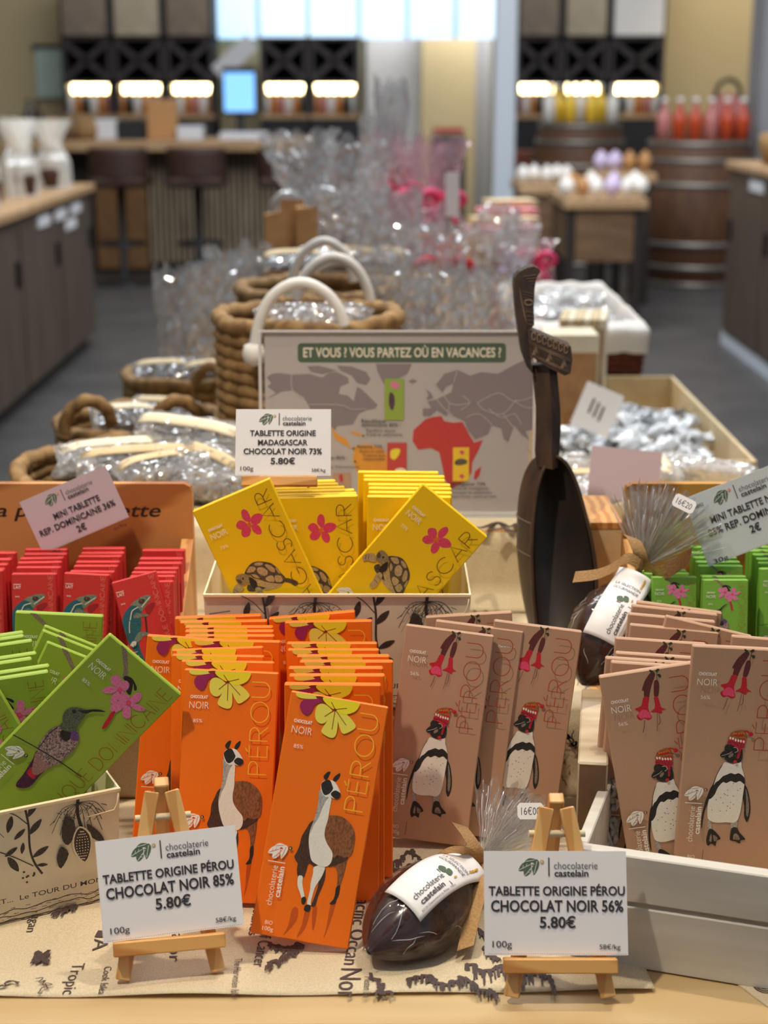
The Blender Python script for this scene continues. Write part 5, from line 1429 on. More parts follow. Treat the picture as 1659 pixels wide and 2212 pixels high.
# open kraft carton behind
def open_box(name, x0, x1, y0, y1, z0, z1, mt, label, cat='box', wall=.006, inner=None):
    e = empty(name, loc=((x0 + x1) / 2, (y0 + y1) / 2, z0)); w_, d_, h_ = x1 - x0, y1 - y0, z1 - z0
    tag(e, label, cat)
    MB().box((0, 0, wall / 2), (w_, d_, wall), mt).build('bottom', e)
    for s_ in (-1, 1):
        MB().box((s_ * (w_ / 2 - wall / 2), 0, h_ / 2), (wall, d_, h_), inner or mt, None, .001).build('side_panel', e)
        MB().box((0, s_ * (d_ / 2 - wall / 2), h_ / 2), (w_ - 2 * wall, wall, h_), mt, None, .001).build('end_panel', e)
    return e
xa, xb = P(572, 590, 3.0).x, P(868, 590, 3.0).x
open_box('kraft_carton', xa, xb, 2.98, 3.22, TZ, 1.098, 'straw_dark', 'open straw coloured carton behind the white handled baskets')

# ------------------------------------------------------------------ bags of sweets
def pillow(L, W_, H_, seed, mt):
    b = MB()
    def f(u, v):
        x, y = (u - .5) * 2, (v - .5) * 2
        k = max(0, (1 - x ** 4) * (1 - y ** 4)) ** .55
        return (x * L / 2, y * W_ / 2 + .003 * noise.noise(V((x * 4, y * 4, seed))), k * H_ / 2 + .006 * noise.noise(V((x * 9, y * 7, seed + 3))) + .0005)
    b.grid(f, 22, 16, mt, smooth=False)
    b.grid(lambda u, v: (f(u, v)[0], f(u, v)[1], -f(u, v)[2] * .8), 22, 16, mt)
    return b
def praline_bag(M, L, W_, H_, label, seed, sweets='praline', band=True, group=None, n=9, cat='bag of sweets'):
    e = empty('praline_bag', M=M); tag(e, label, cat, group)
    pillow(L, W_, H_, seed, 'cello_bag').build('film', e)
    rn = random.Random(seed); b = MB()
    for k in range(n):
        x = (-.36 + .72 * ((k // 2) + .5) / ((n + 1) // 2)) * L; y = (-.2 if k % 2 else .2) * W_
        rr = H_ * rn.uniform(.30, .38)
        pr_ = [(max(.0005, rr * sin(pi * i / 8)), -rr * cos(pi * i / 8)) for i in range(9)]
        b.lathe(pr_, sweets, 12, Matrix.Translation((x + rn.uniform(-.003, .003), y, 0)))
    b.build('sweets', e)
    if band:
        b = MB(); b.grid(lambda u, v: ((u - .5) * L * .92, (v - .5) * W_ * .24 + W_ * .16, H_ * .52 + .002 - .010 * (2 * u - 1) ** 4), 16, 3, 'cream_card' if seed % 2 else 'tray_card', thick=.0004); b.build('label_band', e)
    return e
def bag_at(px, py, Y, L, W_, H_, rz, rx, label, seed, **kw):
    p = P(px, py, Y)
    praline_bag(Mx(p, (RD(rx), RD(kw.pop('ry', 0)), RD(rz))), L, W_, H_, label, seed, **kw)
g_ = 'praline bags in the wide basket'
bag_at(255, 985, 1.86, .15, .06, .028, 20, 25, 'praline bag with a long cream label at the left of the wide basket', 1, group=g_)
bag_at(300, 1000, 1.80, .15, .055, .028, 14, 35, 'praline bag with a cream label lying across the front of the wide basket', 2, group=g_)
bag_at(405, 948, 1.88, .17, .065, .04, -32, 40, 'bag of large grey pralines slanting over the right rim of the wide basket', 3, group=g_, n=10)
bag_at(452, 1010, 1.80, .13, .06, .034, -55, 35, 'bag of pralines with a cream label, at the right end of the wide basket', 4, group=g_)
bag_at(400, 1020, 1.77, .11, .055, .034, 30, 20, 'bag of grey pralines in the middle of the wide basket, behind the tilted card', 5, group=g_, band=False)
bag_at(455, 1050, 1.72, .10, .05, .034, -20, 20, 'bag of grey pralines low beside the left display board', 6, group=g_, band=False)
bag_at(215, 1010, 1.83, .11, .05, .026, -10, 20, 'small praline bag low at the left rim of the wide basket', 7, group=g_, band=False)
bag_at(335, 1018, 1.74, .10, .05, .03, 40, 20, 'clear praline bag just behind the top of the left display board', 8, group=g_)
g_ = 'bags in the handled baskets'
bag_at(270, 905, 2.22, .10, .06, .03, 15, 25, 'bag with silvery highlights inside the rope handled basket', 11, group=g_, sweets='praline_dark')
bag_at(345, 890, 2.26, .11, .06, .03, -15, 25, 'dark sweets bag at the back of the rope handled basket', 12, group=g_, sweets='praline_dark')
bag_at(365, 925, 2.16, .09, .05, .03, 30, 25, 'sweets bag at the front right of the rope handled basket', 13, group=g_, sweets='praline_dark', band=False)
bag_at(350, 805, 2.60, .10, .06, .03, 10, 25, 'sweets bag with a white label at the left of the third seagrass basket', 14, group=g_, sweets='praline_dark')
bag_at(405, 800, 2.64, .10, .06, .03, -20, 25, 'dark sweets bag in the middle of the third seagrass basket', 15, group=g_, sweets='praline_dark', band=False)
bag_at(448, 805, 2.62, .09, .05, .03, 30, 25, 'sweets bag at the right of the third seagrass basket', 16, group=g_, sweets='praline_dark')
for k, (px, py, nm) in enumerate(((620, 690, 'left'), (680, 690, 'middle'), (735, 688, 'right'))):
    bag_at(px, py, 2.10, .085, .05, .03, 20 - 25 * k, 30, 'small light sweets bag at the %s of the first tall basket' % nm, 20 + k, group='bags in the tall basket', sweets='brown_sweets', band=False)
for k, (px, py, Y) in enumerate(((635, 575, 3.08), (690, 566, 3.12), (750, 568, 3.1), (810, 572, 3.12), (840, 570, 3.05))):
    bag_at(px, py, Y, .13, .075, .05, 15 - 20 * k, 20, 'dark grey wrapped sweets bag in the straw carton, %s from the left' % ['first', 'second', 'third', 'fourth', 'fifth'][k], 30 + k, group='dark bags in the straw carton', sweets='box_black', band=(k % 2 == 0))

def gift_bag_tall(px, Y, z0, ytop, r, body_h, label, seed, sweets, film_m='cello_bag', bow=None, neck=.35, flare=1.0, tagc=None, group=None, lean=0):
    """upright cellophane bag: filled foot, tied neck and an open crumpled top"""
    p = P(px, 700, Y); top_z = P(px, ytop, Y).z; h = top_z - z0
    e = empty('cellophane_bag', M=Mx((p.x, Y, z0), (0, RD(lean), 0))); tag(e, label, 'gift bag', group)
    rn = random.Random(seed)
    b = MB()
    def body(u, v):
        a = 2 * pi * u; z = v * h
        t_ = z / h; tb = body_h / h
        if t_ < tb: rr = r * (1 - .15 * (1 - t_ / tb) ** 2)
        else:
            s_ = (t_ - tb) / (1 - tb)
            rr = r * ((1 - s_ / .25) + neck * s_ / .25 if s_ < .25 and bow else (neck + (flare - neck) * ((s_ - .25) / .75) ** .8 if bow else 1 - (1 - flare) * s_))
        fold = sin(a * 9 + seed) * .10 * t_ + .16 * noise.noise(V((cos(a) * 2.2, sin(a) * 2.2, v * 3 + seed)))
        rr *= 1 + fold
        hs = random.Random(int(u * 44 % 44 + .5) * 97 + int(v * 20 + .5) * 13 + seed * 7)
        jit = r * (.05 if t_ < tb else .13)
        rr += hs.uniform(-jit, jit)
        zz = z + (.10 * h * noise.noise(V((cos(a) * 3, sin(a) * 3, seed * 1.7))) if v > .95 else 0)
        return (cos(a) * rr, sin(a) * rr * .7, zz + .001)
    b.grid(body, 44, 20, film_m, closed=True, smooth=False); b.build('film', e)
    b = MB()
    for k in range(10):
        x, y = rn.uniform(-.55, .55) * r, rn.uniform(-.4, .35) * r
        z = .012 + (body_h - .03) * (k + .5) / 10; rr = r * rn.uniform(.28, .38)
        b.lathe([(max(.0005, rr * sin(pi * i / 6)), -rr * cos(pi * i / 6) * .8) for i in range(7)], sweets, 10, Matrix.Translation((x, y, z + rr * .2)))
    b.build('sweets', e)
    if bow:
        zb = body_h + (h - body_h) * .25
        b = MB(); b.tube([(cos(2 * pi * i / 20) * r * neck * 1.05, sin(2 * pi * i / 20) * r * neck * .8, zb) for i in range(20)], r * .06, bow, 6, True)
        for s_ in (-1, 1):
            b.tube(smooth_path([(0, -r * .3, zb), (s_ * r * .5, -r * .85, zb + r * .5), (s_ * r * .95, -r * .8, zb + r * .15), (s_ * r * .45, -r * .75, zb - r * .1), (0, -r * .33, zb)], 4), r * .17, bow, 6)
            b.tube(smooth_path([(0, -r * .33, zb), (s_ * r * .35, -r * .9, zb - r * .35), (s_ * r * .6, -r * 1.0, zb - r * .8)], 4), r * .11, bow, 6)
        b.build('bow', e)
    if tagc:
        b = MB().box((r * .2, -r * .78, body_h * .7), (r * .75, .001, r * .6), tagc); b.build('label_card', e)
    return e
g_ = 'cellophane bags left of the tall basket'
gift_bag_tall(402, 2.88, TZ, 582, .050, .13, 'clear cellophane bag standing leftmost behind the seagrass baskets', 1, 'brown_sweets', 'cello_bag', None, flare=1.1, group=g_)
gift_bag_tall(455, 2.99, TZ, 575, .048, .12, 'clear cellophane bag standing in the middle of the left group', 2, 'brown_sweets', 'cello_bag', None, flare=1.1, group=g_)
gift_bag_tall(515, 3.10, TZ, 538, .055, .12, 'clear cellophane bag standing tallest, beside the tall straw basket', 3, 'brown_sweets', 'cello_bag', None, flare=1.15, group=g_)
gift_bag_tall(560, 3.22, TZ, 555, .045, .12, 'clear cellophane bag half hidden behind the tall straw basket', 4, 'brown_sweets', 'cello_bag', None, flare=1.1, group=g_)
g_ = 'cellophane bags behind the map sign'
gift_bag_tall(862, 2.43, .93, 582, .045, .11, 'clear sweets bag just right of the tall basket, behind the sign', 5, 'brown_sweets', 'cello_bag', None, flare=1.0, group=g_)
gift_bag_tall(928, 2.54, .93, 560, .050, .11, 'clear sweets bag in the middle behind the map sign', 6, 'rose_sweets', 'cello_bag', None, flare=1.1, group=g_)
gift_bag_tall(990, 2.43, .93, 585, .045, .11, 'clear sweets bag second from the spoon behind the map sign', 7, 'brown_sweets', 'cello_bag', None, flare=1.0, group=g_)
gift_bag_tall(1048, 2.54, .93, 588, .048, .12, 'clear sweets bag nearest the spoon head behind the map sign', 8, 'rose_sweets', 'cello_bag', None, flare=1.0, group=g_)
xa, xb = P(830, 700, 2.47).x, P(1090, 700, 2.47).x
open_box('wooden_tray', xa, xb, 2.38, 2.62, TZ, .928, 'pine', 'pale wooden box under the sweets bags behind the map sign', 'box')
gift_bag_tall(690, 3.55, .98, 284, .080, .14, 'very tall clear cellophane bag flaring open above the basket handles', 10, 'brown_sweets', 'cello_bag', 'cello_bag', .35, 1.0, None, None, -6)
gift_bag_tall(772, 3.75, .98, 300, .065, .16, 'cellophane bag with cream and rose contents right of the very tall bag', 11, 'rose_sweets', 'cello_bag', None, .4, 1.0, 'tray_white')
g_ = 'bags with pink bows'
gift_bag_tall(860, 3.9, .98, 292, .062, .15, 'pink bowed cellophane bag at the back left of the pink group', 12, 'rose_sweets', 'cello_pink', 'pink_bow', .45, 1.0, None, g_)
gift_bag_tall(905, 3.85, .98, 310, .060, .14, 'pink bowed cellophane bag in the middle of the pink group', 13, 'rose_sweets', 'cello_pink', 'pink_bow', .45, 1.0, None, g_)
gift_bag_tall(950, 3.8, .98, 300, .058, .14, 'pink bowed cellophane bag at the right of the pink group, by the white tag', 14, 'rose_sweets', 'cello_pink', 'pink_bow', .45, 1.1, None, g_)
gift_bag_tall(850, 3.3, .98, 410, .058, .12, 'clear bag with green and white label in front of the pink group', 15, 'rose_sweets', 'cello_bag', None, .5, 1.0, 'green_bit')
gift_bag_tall(900, 3.25, .96, 440, .055, .10, 'clear crinkled bag behind the red bowed bag', 16, 'rose_sweets', 'cello_pink', None, .5, 1.0)
gift_bag_tall(955, 3.05, .96, 488, .060, .10, 'clear bag tied with a bright red bow', 17, 'brown_sweets', 'cello_bag', 'red_bow', .5, 1.05)
gift_bag_tall(1105, 3.8, .95, 512, .052, .06, 'pink filled bag with a pink bow right behind the spoon head', 18, 'rose_sweets', 'cello_pink', 'pink_bow', .5, 1.0, None, g_)
gift_bag_tall(1150, 3.8, .95, 520, .050, .06, 'pink filled bag with a pink bow to the right of the spoon head', 19, 'rose_sweets', 'cello_pink', 'pink_bow', .5, 1.0, None, g_)
gift_bag_tall(1045, 3.72, .98, 440, .050, .10, 'white crinkled bag leaning right, above the pink bowed bags', 20, 'tray_white', 'cello_bag', None, .5, .8, None, None, 12)
gift_bag_tall(1085, 3.7, .98, 468, .048, .09, 'lilac white bag leaning right, nearest the tilted white tag', 21, 'lilac', 'cello_bag', None, .5, .8, None, None, 16)
gift_bag_tall(820, 2.95, .96, 480, .05, .10, 'silvery cellophane bag over the right end of the straw carton', 22, 'brown_sweets', 'cello_bag', None, .5, 1.0)
xa, xb = P(640, 600, 3.7).x, P(1000, 600, 3.7).x
open_box('wooden_tray', xa, xb, 3.45, 4.0, TZ, .975, 'pine', 'long wooden riser box under the pink bowed bags', 'box')
xa, xb = P(880, 640, 3.15).x, P(1020, 640, 3.15).x
open_box('wooden_tray', xa, xb, 2.98, 3.36, TZ, .955, 'pine', 'pale wooden box under the red bowed bag', 'box')
xa, xb = P(1050, 640, 3.8).x, P(1185, 640, 3.8).x
open_box('wooden_tray', xa, xb, 3.68, 3.95, TZ, .945, 'pine', 'pale wooden box under the pink bags right of the spoon', 'box')
gift_bag_tall(735, 3.45, .98, 420, .055, .10, 'crinkled cellophane bag in front of the very tall one', 31, 'brown_sweets', 'cello_bag', None, .5, .95)
gift_bag_tall(790, 3.5, .98, 400, .055, .12, 'crinkled cellophane bag with a cream label, second right of the very tall one', 32, 'brown_sweets', 'cello_bag', None, .5, .95, 'tray_white')
gift_bag_tall(660, 3.55, .98, 470, .050, .08, 'small crinkled cellophane bag below the very tall one', 33, 'praline_dark', 'cello_bag', None, .5, .9)
gift_bag_tall(845, 3.95, .98, 180, .050, .18, 'tall pale cellophane bag at the very back, highest of all', 34, 'rose_sweets', 'cello_bag', 'tray_white', .45, .8)
gift_bag_tall(820, 3.95, .98, 250, .050, .18, 'cream filled cellophane bag at the very back beside the highest one', 35, 'paper_kraft', 'cello_bag', None, .5, .9)
# white hanging tag and kraft bags
p = P(977, 420, 3.6)
e = empty('paper_tag', loc=(p.x, p.y, .976)); tag(e, 'long white paper tag on a stick beside the pink bows', 'tag')
hp = p.z - .976
MB().bar((0, .004, 0), (0, .004, hp), .004, .004, 'pine').build('stick', e)
MB().box((0, 0, hp), (.032, .0012, .10), 'white_card', Mx((0, 0, 0), (0, 0, 0))).build('tag_card', e)
def kraft_bag(px, Y, z0, ytop, w_, label, i):
    p = P(px, 500, Y); h = P(px, ytop, Y).z - z0
    b = MB()
    rn = random.Random(i)
    vs = []
    for z, k in ((0, 1), (h * .8, 1.0), (h, 1.02)):
        for sx_, sy_ in ((-1, -1), (1, -1), (1, 1), (-1, 1)): vs.append((sx_ * w_ / 2 * k, sy_ * w_ * .3 * (1 if z < h else .3), z + (rn.uniform(-.008, .008) if z == h else 0)))
    b.add(vs, [(0, 1, 2, 3)] + [(r_ * 4 + k, r_ * 4 + (k + 1) % 4, r_ * 4 + 4 + (k + 1) % 4, r_ * 4 + 4 + k) for r_ in (0, 1) for k in range(4)] + [(8, 9, 10, 11)], 'paper_kraft')
    o = b.build('kraft_bag', loc=(p.x, Y, z0)); tag(o, label, 'paper bag', 'kraft paper bags')
xa, xb = P(560, 640, 3.33).x, P(690, 640, 3.33).x
open_box('wooden_tray', xa, xb, 3.24, 3.43, TZ, .93, 'straw_dark', 'straw coloured box under the brown paper bags at the far left', 'box')
kraft_bag(598, 3.33, .807, 458, .05, 'brown paper bag at the far left behind the baskets, leftmost of three', 1)
kraft_bag(632, 3.34, .807, 438, .05, 'brown paper bag in the middle of three behind the baskets', 2)
kraft_bag(664, 3.32, .807, 446, .045, 'brown paper bag nearest the very tall cellophane bag', 3)
# rose boxes far back
for k in range(4):
    xa = P(1010 + k * 6, 420, 4.25 + .1 * k).x
    o = MB().box((.10, 0, .009), (.20 - .02 * k, .10, .018), 'rose_sweets' if k % 2 == 0 else 'tray_card', Mx((0, 0, 0), (0, 0, RD(12))), .001).build('flat_box', loc=(xa, 4.3 + .07 * k, 1.05 + .0185 * k if False else 1.05 + .019 * k))
    tag(o, 'flat %s box at the far end of the table, %s of its stack' % (('rose', 'kraft')[k % 2], ['lowest', 'second from below', 'third from below', 'topmost'][k]), 'box', 'flat boxes at the far end')
xa, xb = P(1000, 460, 4.4).x, P(1150, 460, 4.4).x
open_box('wooden_tray', xa, xb, 4.2, 4.65, TZ, 1.048, 'tray_card', 'wooden box carrying the flat rose boxes at the far end of the table', 'box')

# ------------------------------------------------------------------ trays on the right
def sweet_proto():
    e = empty('wrapped_sweet'); b = MB()
    def f(u, v):
        a = 2 * pi * u; t_ = v * 2 - 1
        rr = .0085 * (1 - .55 * abs(t_) ** 1.5) if abs(t_) < .55 else .0035 + .010 * (abs(t_) - .55) / .45
        rr *= 1 + .22 * sin(a * 5 + t_ * 6) * (.4 + abs(t_))
        return (t_ * .021, cos(a) * rr, sin(a) * rr * (1 if abs(t_) < .55 else .45))
    b.grid(f, 20, 16, 'silver_wrap', closed=True)
    o = b.build('wrapped_sweet'); COL.objects.unlink(e); bpy.data.objects.remove(e)
    return o
rn = random.Random(12)
BX0, BX1, BY0, BY1 = P(1195, 1005, 2.24).x, P(1634, 1005, 2.24).x, 2.235, 2.93
open_box('card_tray', BX0, BX1, BY0, BY1, TZ, .905, 'tray_card', 'large cream card tray heaped with silver wrapped sweets', 'tray', .007)
sw = None; cnt = 0
rows = 9
for iy in range(rows):
    for ix in range(8):
        x = BX0 + .03 + (BX1 - BX0 - .06) * (ix + .5 + rn.uniform(-.35, .35)) / 8
        y = BY0 + .03 + (BY1 - BY0 - .15) * (iy + .5 + rn.uniform(-.35, .35)) / rows
        cx_, cy_ = (x - (BX0 + BX1) / 2) / .2, (y - (BY0 + .3)) / .3
        z = TZ + .03 + .045 * max(0, 1 - cx_ * cx_ * .6 - cy_ * cy_ * .6) + rn.uniform(0, .012)
        M = Mx((x, y, z), (rn.uniform(-.5, .5), rn.uniform(-.5, .5), rn.uniform(0, 6.3)), rn.uniform(1.2, 1.8))
        if sw is None:
            sw = sweet_proto(); o = sw; o.matrix_world = M
        else: o = dup(sw, M=M)
        tag(o, 'silver wrapped sweet heaped in the large cream tray', 'sweet', 'silver sweets in the large tray')
p = P(1290, 885, 2.42)
b = MB().box((0, 0, 0), (.064, .001, .075), 'white_card')
pp = Print(b, frame((-.032, -.0008, .0375), (.064, 0, 0), (0, 0, -.064), (0, -1, 0)), .0001)
for k in range(3): pp.rect('cloth_ink', .3 + k * .15, .35 + .05 * k, .36 + k * .15, .75 + .05 * k)
tag(b.build('price_card', M=Mx(p, (RD(-25), RD(22), RD(-8)))), 'white handwritten card standing tilted in the large cream tray', 'price card')
# lower tray in front of it
LX0, LX1 = P(1225, 1040, 2.0).x, P(1665, 1040, 2.0).x
open_box('card_tray', LX0, LX1, 1.66, 2.215, TZ, .896, 'tray_card', 'second cream card tray just behind the right wooden display', 'tray', .007)
for k, (px, py, Y) in enumerate(((1255, 1050, 1.95), (1300, 1062, 1.85), (1345, 1050, 1.95), (1440, 1020, 2.05), (1490, 1012, 2.08), (1560, 1020, 2.0), (1240, 1010, 2.12))):
    bag_at(px, py, Y, .10, .06, .03, 30 * k, 15, 'clear sweets bag in the second cream tray, %s from the left' % ['second', 'third', 'fourth', 'fifth', 'sixth', 'rightmost', 'leftmost'][k], 50 + k, group='clear bags in the second tray', sweets='tray_white', band=(k % 3 == 0))
p = P(1350, 1025, 1.80)
b = MB().box((0, 0, 0), (.088, .001, .062), 'mauve_card')
tag(b.build('price_card', M=Mx(p, (RD(-14), RD(7), RD(6)))), 'blank mauve card back standing behind the right wooden display', 'price card')
pl_, pr2 = P(1278, 1150, 1.535), P(1346, 1168, 1.535)
b = MB().box(((pl_.x + pr2.x) / 2, 1.60, (Z1 + 1.0) / 2), (pr2.x - pl_.x, .11, 1.0 - Z1 - .002), 'tray_card')
b.box(((pl_.x + pr2.x) / 2, 1.60, 1.0035), (pr2.x - pl_.x, .11, .007), 'pine')
tag(b.build('wooden_box'), 'small wooden box with a pine lid between the spoon and the right display', 'box')
# white lined wicker basket
WX0, WX1 = P(1128, 700, 2.98).x, P(1392, 700, 2.98).x
e = empty('lined_basket', loc=((WX0 + WX1) / 2, 3.27, TZ)); tag(e, 'reddish wicker basket with a white liner, behind the cream boxes at right', 'basket')
w_, d_, h_ = WX1 - WX0, .62, .185
b = MB()
for k in range(12):
    z = .008 + k * .0145; q_ = .90 + .008 * k
    b.tube([(sx_ * w_ / 2 * q_ * (1 - .02 * abs(sy_)), sy_ * d_ / 2 * q_, z) for sx_, sy_ in ((-1, -1), (-.5, -1), (0, -1), (.5, -1), (1, -1), (1, -.5), (1, 0), (1, .5), (1, 1), (.5, 1), (0, 1), (-.5, 1), (-1, 1), (-1, .5), (-1, 0), (-1, -.5))], .0085, 'wicker_red', 7, True)
b.build('wicker_wall', e)
b = MB()
per = [(-1, -1), (1, -1), (1, 1), (-1, 1)]
def lin_(u, v):
    s_ = u * 4; i = int(s_) % 4; f = s_ - int(s_)
    a, c_ = per[i], per[(i + 1) % 4]
    x, y = a[0] + (c_[0] - a[0]) * f, a[1] + (c_[1] - a[1]) * f
    prof_ = [(1.03, .145), (1.05, .19), (.97, .205), (.93, .19), (.90, .10), (.90, .03)]
    t_ = v * 5; j = min(int(t_), 4); g2 = t_ - j
    k, z = prof_[j][0] * (1 - g2) + prof_[j + 1][0] * g2, prof_[j][1] * (1 - g2) + prof_[j + 1][1] * g2
    return (x * w_ / 2 * k, y * d_ / 2 * k, z + .005 * noise.noise(V((x * 4, y * 4, v * 3))))
b.grid(lin_, 64, 15, 'tray_white', closed=True); b.box((0, 0, .03), (w_ * .88, d_ * .88, .01), 'tray_white'); b.build('liner', e)
k = 0
for iy in range(4):
    for ix in range(3):
        x = e.location.x - w_ * .28 + w_ * .28 * ix; y = 3.05 + .14 * iy
        praline_bag(Mx((x + rn.uniform(-.01, .01), y, TZ + .15 + rn.uniform(0, .03)), (RD(rn.uniform(0, 25)), RD(rn.uniform(-12, 12)), RD(rn.uniform(-50, 50)))), .12, .075, .04, 'clear sweets bag in the white lined basket, %s in row %s from the front' % (['left', 'middle', 'right'][ix], ['one', 'two', 'three', 'four'][iy]), 70 + k, 'tray_white' if k % 3 else 'brown_sweets', k % 4 == 1, 'bags in the white lined basket'); k += 1
# cream boxes
for k in range(6):
    p = P(1225 + k * 17, 760, 2.80)
    b = MB().box((0, 0, .118), (.013, .13, .236), 'cream_card' if k % 2 else 'tray_card', None, .001)
    b.box((0, -.0655, .118), (.006, .001, .20), 'straw'); 
    o = b.build('card_box', M=Mx((p.x, 2.85, TZ), (0, 0, RD(-10))))
    tag(o, 'slim cream box in the row before the white lined basket, %s from the left' % ['first', 'second', 'third', 'fourth', 'fifth', 'sixth'][k], 'box', 'slim cream boxes')
p = P(1237, 860, 2.62)
b = MB().box((0, 0, .055), (.085, .08, .11), 'paper_kraft'); b.box((0, 0, .125), (.09, .085, .03), 'cream_card')
tag(b.build('lidded_box', loc=(p.x - .01, 2.98 - .36, .90)), 'brown box with a cream lid beside the spoon handle', 'box')
tag(MB().box((0, 0, .05), (.09, .09, .1), 'pine').build('wood_block', loc=(p.x - .01, 2.62, TZ)), 'pine block under the brown box with the cream lid', 'wood block')
# ------------------------------------------------------------------ far shop: bar, racks, barrels, counters
def wx(px, Y): return P(px, 300, Y).x
def wz(py, Y): return P(829, py, Y).z
YB2 = 12.0
e = empty('bar_counter', loc=(0, YB2, 0)); tag(e, 'long bar counter with a light wooden top and slatted front', 'counter')
xa, xb = wx(20, YB2), wx(650, YB2); zt = wz(303, YB2)
MB().box(((xa + xb) / 2, .35, zt - .04), (xb - xa + .1, .95, .08), 'counter_oak', None, .01).build('worktop', e)
b = MB()
n_ = 26
for k in range(n_):
    x = wx(315, 12.2) + (wx(640, 12.2) - wx(315, 12.2)) * (k + .5) / n_
    b.box((x, .22, (zt - .08) / 2 + .03), (.027, .03, zt - .2), 'bar_slat')
b.build('slatted_front', e)
MB().box(((xa + xb) / 2, .30, (zt - .08) / 2), (xb - xa - .2, .10, zt - .08), 'bar_dark').build('front_panel', e)
MB().box(((wx(200, 12.2) + wx(312, 12.2)) / 2, .22, .40), (wx(312, 12.2) - wx(200, 12.2), .04, .72), 'bar_warm').build('wood_panel', e)
MB().box(((xa + xb) / 2, .30, .05), (xb - xa - .2, .14, .10), 'bar_dark').build('kick_plate', e)
# things standing on the bar
def thing_box(name, px0, px1, py0, py1, Y, d, mt, label, cat, ch=.006):
    x0, x1 = wx(px0, Y), wx(px1, Y); z1 = wz(py0, Y); z0 = wz(py1, Y)
    if abs(z0 - zt) < .08: z0 = zt + .0005
    o = MB().box((0, 0, (z1 - z0) / 2), (x1 - x0, d, z1 - z0), mt, None, ch).build(name, loc=((x0 + x1) / 2, Y, z0)); tag(o, label, cat); return o
thing_box('white_box', 207, 256, 258, 296, 12.2, .2, 'wall_white', 'white box on the bar, left of the black card reader', 'box')
thing_box('black_box', 258, 318, 260, 294, 12.2, .2, 'box_black', 'black box on the bar beside the standing kraft sack', 'box')
thing_box('kraft_sack', 322, 384, 215, 300, 12.15, .15, 'paper_kraft', 'upright kraft sack on the middle of the bar', 'paper bag')
thing_box('white_box', 386, 440, 272, 300, 12.1, .2, 'wall_white', 'low white box on the bar, right of the kraft sack', 'box')
thing_box('white_box', 478, 580, 286, 302, 12.1, .3, 'wall_white', 'flat white tray on the right end of the bar', 'tray')
thing_box('dark_box', 420, 445, 262, 285, 12.3, .2, 'bar_dark', 'small brown box near the till screen', 'box')
for k, (px, r_) in enumerate(((118, .07), (152, .08), (186, .08))):
    o = MB().lathe([(.01, 0), (r_, .01), (r_ * 1.15, .08), (r_ * .9, .15), (.01, .17)], 'straw' if k != 1 else 'brown_wood', 20).build('wicker_bowl', loc=(wx(px, 12.1), 12.1, zt)); tag(o, 'brown rounded basket at the left of the bar, %s of three' % ['left', 'middle', 'right'][k], 'basket', 'brown baskets on the bar')
for k, px in enumerate((10, 32, 66, 84)):
    hgt = .30 if k > 1 else .16
    o = MB().lathe([(.02, 0), (.045, .01), (.045, hgt * .6), (.018, hgt * .8), (.018, hgt)], ('bottle_white', 'bottle_white', 'bottle_dark', 'stool_shell')[k], 14).build('bottle', loc=(wx(px, 12.3), 12.3, zt)); tag(o, ['white jar at the far left of the bar, by the frame edge', 'white jar second from the left on the bar', 'dark bottle left of the brown baskets on the bar', 'brown bottle next to the brown baskets on the bar'][k], 'bottle')
e = empty('till_screen', loc=(wx(520, 12.35), 12.35, zt)); tag(e, 'upright till screen glowing blue on the bar', 'screen')
MB().box((0, 0, .36), (wx(556, 12.35) - wx(483, 12.35), .05, .36), 'box_black', None, .01).build('bezel', e)
MB().box((0, -.028, .35), (.235, .006, .29), 'screen_glow').build('display', e)
MB().box((0, .03, .09), (.06, .05, .18), 'box_black').build('stand', e)
MB().box((0, .02, .01), (.22, .18, .02), 'box_black').build('base', e)
# stools
st0 = None
for k, (px, lab) in enumerate(((256, 'brown bar stool in front of the warm wooden bar panel'), (425, 'brown bar stool in front of the middle of the slatted bar'), (620, 'brown bar stool half hidden behind the very tall cellophane bag'))):
    x = wx(px, 11.55)
    if st0 is None:
        st0 = empty('bar_stool', loc=(x, 11.55, 0)); s_ = st0
        MB().lathe([(.01, 0), (.22, 0), (.22, .015), (.03, .03), (.01, .03)], 'stool_metal', 24).build('base', s_)
        MB().tube([(0, 0, .02), (0, 0, .72)], .03, 'stool_metal', 12).build('pole', s_)
        b = MB(); b.tube([(cos(2 * pi * i / 24) * .17, sin(2 * pi * i / 24) * .17, .30) for i in range(24)], .012, 'stool_metal', 8, True); b.tube([(-.17, 0, .3), (.17, 0, .3)], .01, 'stool_metal', 6); b.build('foot_ring', s_)
        MB().box((0, 0, .75), (.42, .42, .07), 'stool_shell', None, .025).build('seat', s_)
        b = MB(); b.grid(lambda u, v: (.215 * sin((u - .5) * 2.6) / sin(1.3), -.20 + .16 * (1 - cos((u - .5) * 2.6)), .76 + .24 * v), 16, 6, 'stool_shell', thick=.03); b.build('backrest', s_)
    else: s_ = dup(st0, loc=(x, 11.55, 0))
    tag(s_, lab, 'bar stool', 'stools along the bar')
